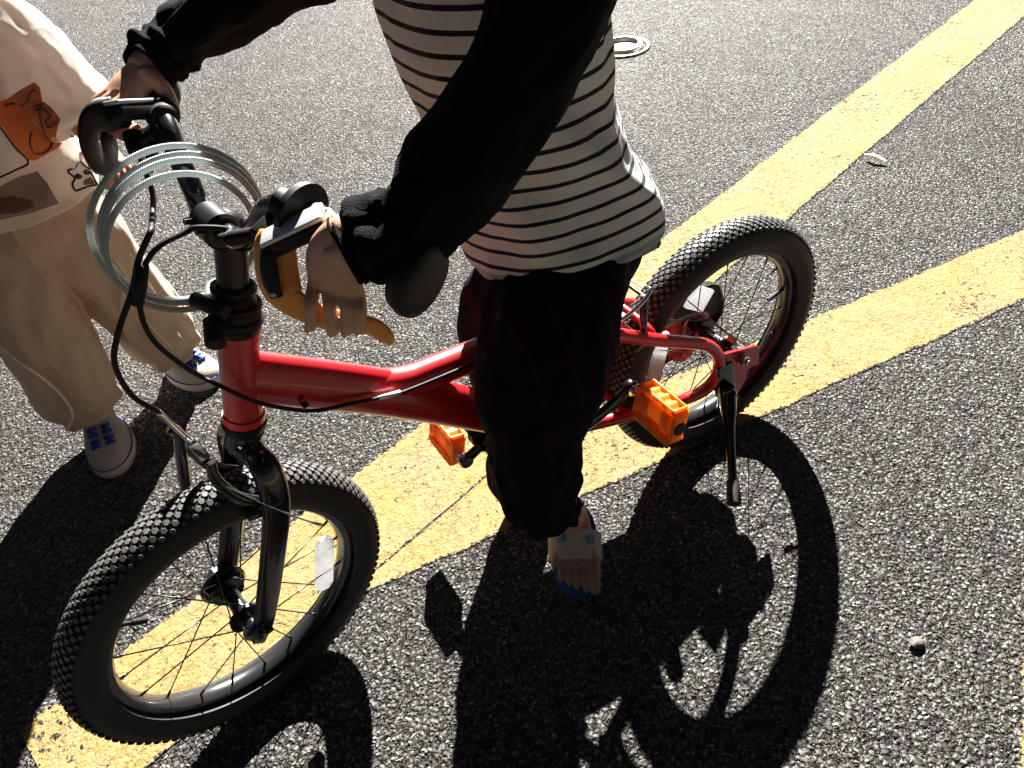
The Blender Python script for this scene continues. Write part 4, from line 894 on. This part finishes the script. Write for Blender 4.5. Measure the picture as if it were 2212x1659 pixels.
# T-shirt: body and short sleeves fused, open hem
mb = MB(); gk = fold(9, .011, 2.6, 5, 3)
V, F = loft_vf(catmull([V3(-.826, 1.325, .537), V3(-.822, 1.322, .59), V3(-.815, 1.318, .66), V3(-.80, 1.315, .76), V3(-.79, 1.315, .84), V3(-.787, 1.315, .88)], 8), lerp_list([(.148, .115), (.143, .110), (.132, .102), (.126, .096), (.110, .080), (.060, .056)], 8), 56, tuple(KS), True, gk); mb.add(V, F)
gs = fold(11, .009, 3, 6, 3)
V, F = loft_vf(catmull([V3(-.745, 1.32, .825), V3(-.695, 1.315, .80), V3(-.650, 1.295, .735), V3(-.622, 1.27, .668)], 8), lerp_list([(.060, .058), (.066, .060), (.064, .060), (.066, .062)], 8), 36, None, True, gs); mb.add(V, F)
V, F = loft_vf(catmull([V3(-.85, 1.29, .825), V3(-.91, 1.265, .80), V3(-.955, 1.235, .72)], 8), lerp_list([(.056, .056), (.058, .058), (.062, .060)], 8), 36, None, True, gs); mb.add(V, F)
tee = fuse(mb, 'tshirt', cream, kid, .004, 3)
# khaki trousers
mb = MB(); gt_ = fold(14, .013, 2.4, 5, 3)
def wk(u, th): return gt_(u, th)+.006*math.sin(u*30+2*math.sin(th*1+1))*max(0, u-.5)*2
V, F = loft_vf(catmull([V3(-.880, 1.315, .52), V3(-.893, 1.29, .40), V3(-.900, 1.27, .27), V3(-.903, 1.262, .16), V3(-.895, 1.255, .095), V3(-.892, 1.252, .072)], 8), lerp_list([(.082, .09), (.086, .09), (.084, .086), (.080, .082), (.064, .066), (.056, .058)], 8), 44, tuple(KS), True, wk); mb.add(V, F)
V, F = loft_vf(catmull([V3(-.800, 1.345, .52), V3(-.785, 1.365, .41), V3(-.775, 1.385, .28), V3(-.762, 1.405, .17), V3(-.757, 1.415, .10), V3(-.757, 1.418, .075)], 8), lerp_list([(.090, .092), (.090, .092), (.080, .084), (.076, .078), (.062, .062), (.054, .056)], 8), 44, tuple(KS), True, wk); mb.add(V, F)
mb.loft(catmull([V3(-.838, 1.335, .44), V3(-.835, 1.33, .50), V3(-.832, 1.325, .58)], 5), lerp_list([(.10, .09), (.128, .105), (.125, .10)], 5), 36, ref=tuple(KS))
ktr = fuse(mb, 'trousers', khaki, kid, .004, 3)
def on_surface(target, pts, origin, off=.0012):
    bm = bmesh.new(); bm.from_mesh(target.data); t = BVHTree.FromBMesh(bm); bm.free(); out = []
    for p in pts:
        d = (Vector(p)-origin).normalized(); h, n_, i_, ds = t.ray_cast(origin, d)
        out.append((h+n_*off) if h is not None else None)
    return out
EYE = Vector((-.35, .35, 1.05))          # a point in front of the child from which the prints are wrapped onto the cloth
def seam(target, pts, r, m, parent, name='seam'):
    q = [p for p in on_surface(target, catmull(pts, 10), EYE, .0004) if p is not None]
    mb = MB(); mb.loft(q, [r]*len(q), 8); return mb.build(name, m, parent)
seam(ktr, [V3(-.955, 1.20, .49), V3(-.950, 1.20, .40), V3(-.925, 1.19, .31), V3(-.885, 1.18, .235), V3(-.872, 1.175, .19), V3(-.875, 1.17, .15), V3(-.915, 1.17, .105), V3(-.945, 1.18, .10)], .0030, piping, ktr)
seam(ktr, [V3(-.70, 1.25, .50), V3(-.69, 1.26, .40), V3(-.705, 1.27, .30), V3(-.69, 1.28, .20)], .0016, piping, ktr)
# prints wrapped on the T-shirt front
def poly_print(name, outline, m, off):
    """outline in (x,z) on the plane y=1.22, triangulated densely and cast onto the cloth"""
    xs = [p[0] for p in outline]; zs = [p[1] for p in outline]; st = .0045
    def inside(x, z):
        c = False; j = len(outline)-1
        for i in range(len(outline)):
            xi, zi = outline[i]; xj, zj = outline[j]
            if (zi > z) != (zj > z) and x < (xj-xi)*(z-zi)/(zj-zi)+xi: c = not c
            j = i
        return c
    bm = bmesh.new(); vs = [bm.verts.new((p[0], 1.22, p[1])) for p in outline]; bm.faces.new(vs)
    nx = int((max(xs)-min(xs))/st)+1; nz = int((max(zs)-min(zs))/st)+1
    for i in range(1, nx): bmesh.ops.bisect_plane(bm, geom=bm.verts[:]+bm.edges[:]+bm.faces[:], plane_co=(min(xs)+i*st, 0, 0), plane_no=(1, 0, 0))
    for i in range(1, nz): bmesh.ops.bisect_plane(bm, geom=bm.verts[:]+bm.edges[:]+bm.faces[:], plane_co=(0, 0, min(zs)+i*st), plane_no=(0, 0, 1))
    q = on_surface(tee, [v.co.copy() for v in bm.verts], EYE, off); bad = []
    for v, h in zip(bm.verts, q):
        if h is None or h.y > 1.34: bad.append(v)
        else: v.co = h
    bmesh.ops.delete(bm, geom=bad, context='VERTS'); me = bpy.data.meshes.new(name); bm.to_mesh(me); bm.free(); return link(name, me, m, tee)
def line_print(name, pts, r, m, off=.0016, closed=False):
    q = on_surface(tee, catmull([V3(x, 1.22, z) for x, z in pts], 6, closed), EYE, off)
    q = [p for p in q if p is not None and p.y < 1.34]
    if closed and q: q.append(q[0])
    if len(q) < 2: return
    mb = MB(); mb.loft(q, [r]*len(q), 6); return mb.build(name, m, tee)
poly_print('orange_print', [(-0.725, 0.736), (-0.695, 0.743), (-0.667, 0.752), (-0.643, 0.759), (-0.638, 0.751), (-0.644, 0.731), (-0.635, 0.72), (-0.629, 0.699), (-0.641, 0.684), (-0.669, 0.66), (-0.707, 0.644), (-0.718, 0.647), (-0.721, 0.668), (-0.724, 0.702), (-0.734, 0.72)], print_orange, .0010)
poly_print('white_panel', [(-0.743, 0.705), (-0.73, 0.69), (-0.717, 0.643), (-0.767, 0.625), (-0.793, 0.619)], print_white, .0016)
poly_print('taupe_panel', [(-0.803, 0.601), (-0.776, 0.609), (-0.742, 0.621), (-0.713, 0.626), (-0.708, 0.605), (-0.709, 0.568), (-0.759, 0.556), (-0.809, 0.55), (-0.832, 0.551)], print_taupe, .0010)
poly_print('dark_red_panel', [(-0.81, 0.585), (-0.772, 0.59), (-0.746, 0.58), (-0.745, 0.568), (-0.778, 0.559), (-0.822, 0.564)], print_dark, .0018)
line_print('panel_border', [(-0.732, 0.725), (-0.726, 0.697), (-0.723, 0.669), (-0.718, 0.643), (-0.742, 0.633), (-0.767, 0.625), (-0.793, 0.619)], .0016, ink)
for q_ in ([(-0.705, 0.733), (-0.69, 0.735), (-0.68, 0.729), (-0.665, 0.734), (-0.656, 0.745), (-0.646, 0.748)], [(-0.66, 0.724), (-0.647, 0.724), (-0.655, 0.713), (-0.664, 0.687), (-0.673, 0.668), (-0.689, 0.655), (-0.703, 0.656), (-0.701, 0.673), (-0.691, 0.689)], [(-0.66, 0.719), (-0.646, 0.718), (-0.642, 0.706), (-0.654, 0.698), (-0.65, 0.69), (-0.635, 0.695)]): line_print('drawn_line', q_, .0015, brown_ink)
poly_print('doodle_face', [(-0.652, 0.636), (-0.649, 0.626), (-0.642, 0.62), (-0.641, 0.605), (-0.647, 0.596), (-0.658, 0.594), (-0.677, 0.588), (-0.676, 0.6), (-0.669, 0.609), (-0.672, 0.621), (-0.661, 0.626)], print_white, .0010)
line_print('doodle_outline', [(-0.652, 0.636), (-0.649, 0.626), (-0.642, 0.62), (-0.641, 0.605), (-0.647, 0.596), (-0.658, 0.594), (-0.677, 0.588), (-0.676, 0.6), (-0.669, 0.609), (-0.672, 0.621), (-0.661, 0.626)], .0018, ink, closed=True)
for q_ in ([(-0.663, 0.614), (-0.661, 0.611), (-0.665, 0.609), (-0.666, 0.612)], [(-0.651, 0.62), (-0.649, 0.617), (-0.653, 0.615), (-0.655, 0.618)]): line_print('doodle_eye', q_, .0026, ink, closed=True)
poly_print('doodle_snout', [(-0.656, 0.607), (-0.647, 0.61), (-0.645, 0.604), (-0.652, 0.597), (-0.664, 0.596), (-0.662, 0.603)], brown_ink, .0016)
for q_ in ([(-0.638, 0.676), (-0.637, 0.668), (-0.639, 0.661)], [(-0.648, 0.648), (-0.637, 0.655), (-0.631, 0.658), (-0.637, 0.65), (-0.642, 0.656)], [(-0.642, 0.649), (-0.637, 0.645)]): line_print('lettering', q_, .0014, ink)
# shoes
def shoe(heel, toe, cant):
    heel = Vector(heel); toe = Vector(toe); d = (toe-heel); L_ = d.length; d.normalize(); x = d.cross(U).normalized(); n = 40
    def ring(z_, grow, l0=0., l1=1.):
        out = []
        for i in range(n):
            a = 2*math.pi*i/n; c_, s_ = math.cos(a), math.sin(a); u_ = (c_+1)/2; u2 = l0+(l1-l0)*u_
            wd = (.034+.014*math.sin(min(1, u_*1.25)*math.pi*.5))+grow
            out.append(heel+d*(u2*L_+grow*c_)+x*(math.copysign(abs(s_)**.82, s_)*wd)+U*z_)
        return out
    mb = MB(); V = ring(0, 0)+ring(.006, .003)+ring(.018, .003)+ring(.021, .001); F = [(j*n+i, j*n+(i+1) % n, (j+1)*n+(i+1) % n, (j+1)*n+i) for j in range(3) for i in range(n)]+[tuple(range(n)), tuple(range(3*n, 4*n))]
    mb.add(V, F); sole = MB(); sole.v = mb.v; sole.f = mb.f; sole.mi = mb.mi
    up_ = MB(); V = ring(.020, -.001); 
    for zz, gr, l1 in ((.030, -.001, 1.0), (.042, -.004, .96), (.052, -.009, .84), (.060, -.011, .66), (.070, -.012, .52), (.082, -.012, .48)):
        rr_ = ring(zz, gr, 0, l1)
        V += [p+U*(-.010*max(0, (p-heel).dot(d)/L_-.45)) for p in rr_]
    F = [(j*n+i, j*n+(i+1) % n, (j+1)*n+(i+1) % n, (j+1)*n+i) for j in range(6) for i in range(n)]+[tuple(range(6*n, 7*n))]
    up_.add(V, F); s_ob = up_.build('shoe', canvas, kid); sole.build('sole', sole_m, s_ob, ang=50)
    mb = MB(); Q = ring(.0225, .0012); mb.loft(Q+[Q[0]], [.0012]*(n+1), 6); mb.build('foxing_line', shoe_blue, s_ob)
    for q, zz in ((.70, .056), (.57, .069)):
        for sg in (-1, 1):
            c_ = heel+d*(L_*q)+x*sg*.014+U*(zz-.001)
            sl = (d*.9-U*.55).normalized(); mb = MB()
            for k in (-1, 1): mb.box(c_+sl*k*.0065, x, sl, x.cross(sl), .0095, .003, .004)
            mb.box(c_, sl, x, x.cross(sl), .0065, .003, .004); mb.build('lace', shoe_blue, s_ob)
    return s_ob
shoe((-.900, 1.295, 0), (-.838, 1.125, 0), 0); shoe((-.800, 1.455, 0), (-.668, 1.375, 0), 0)
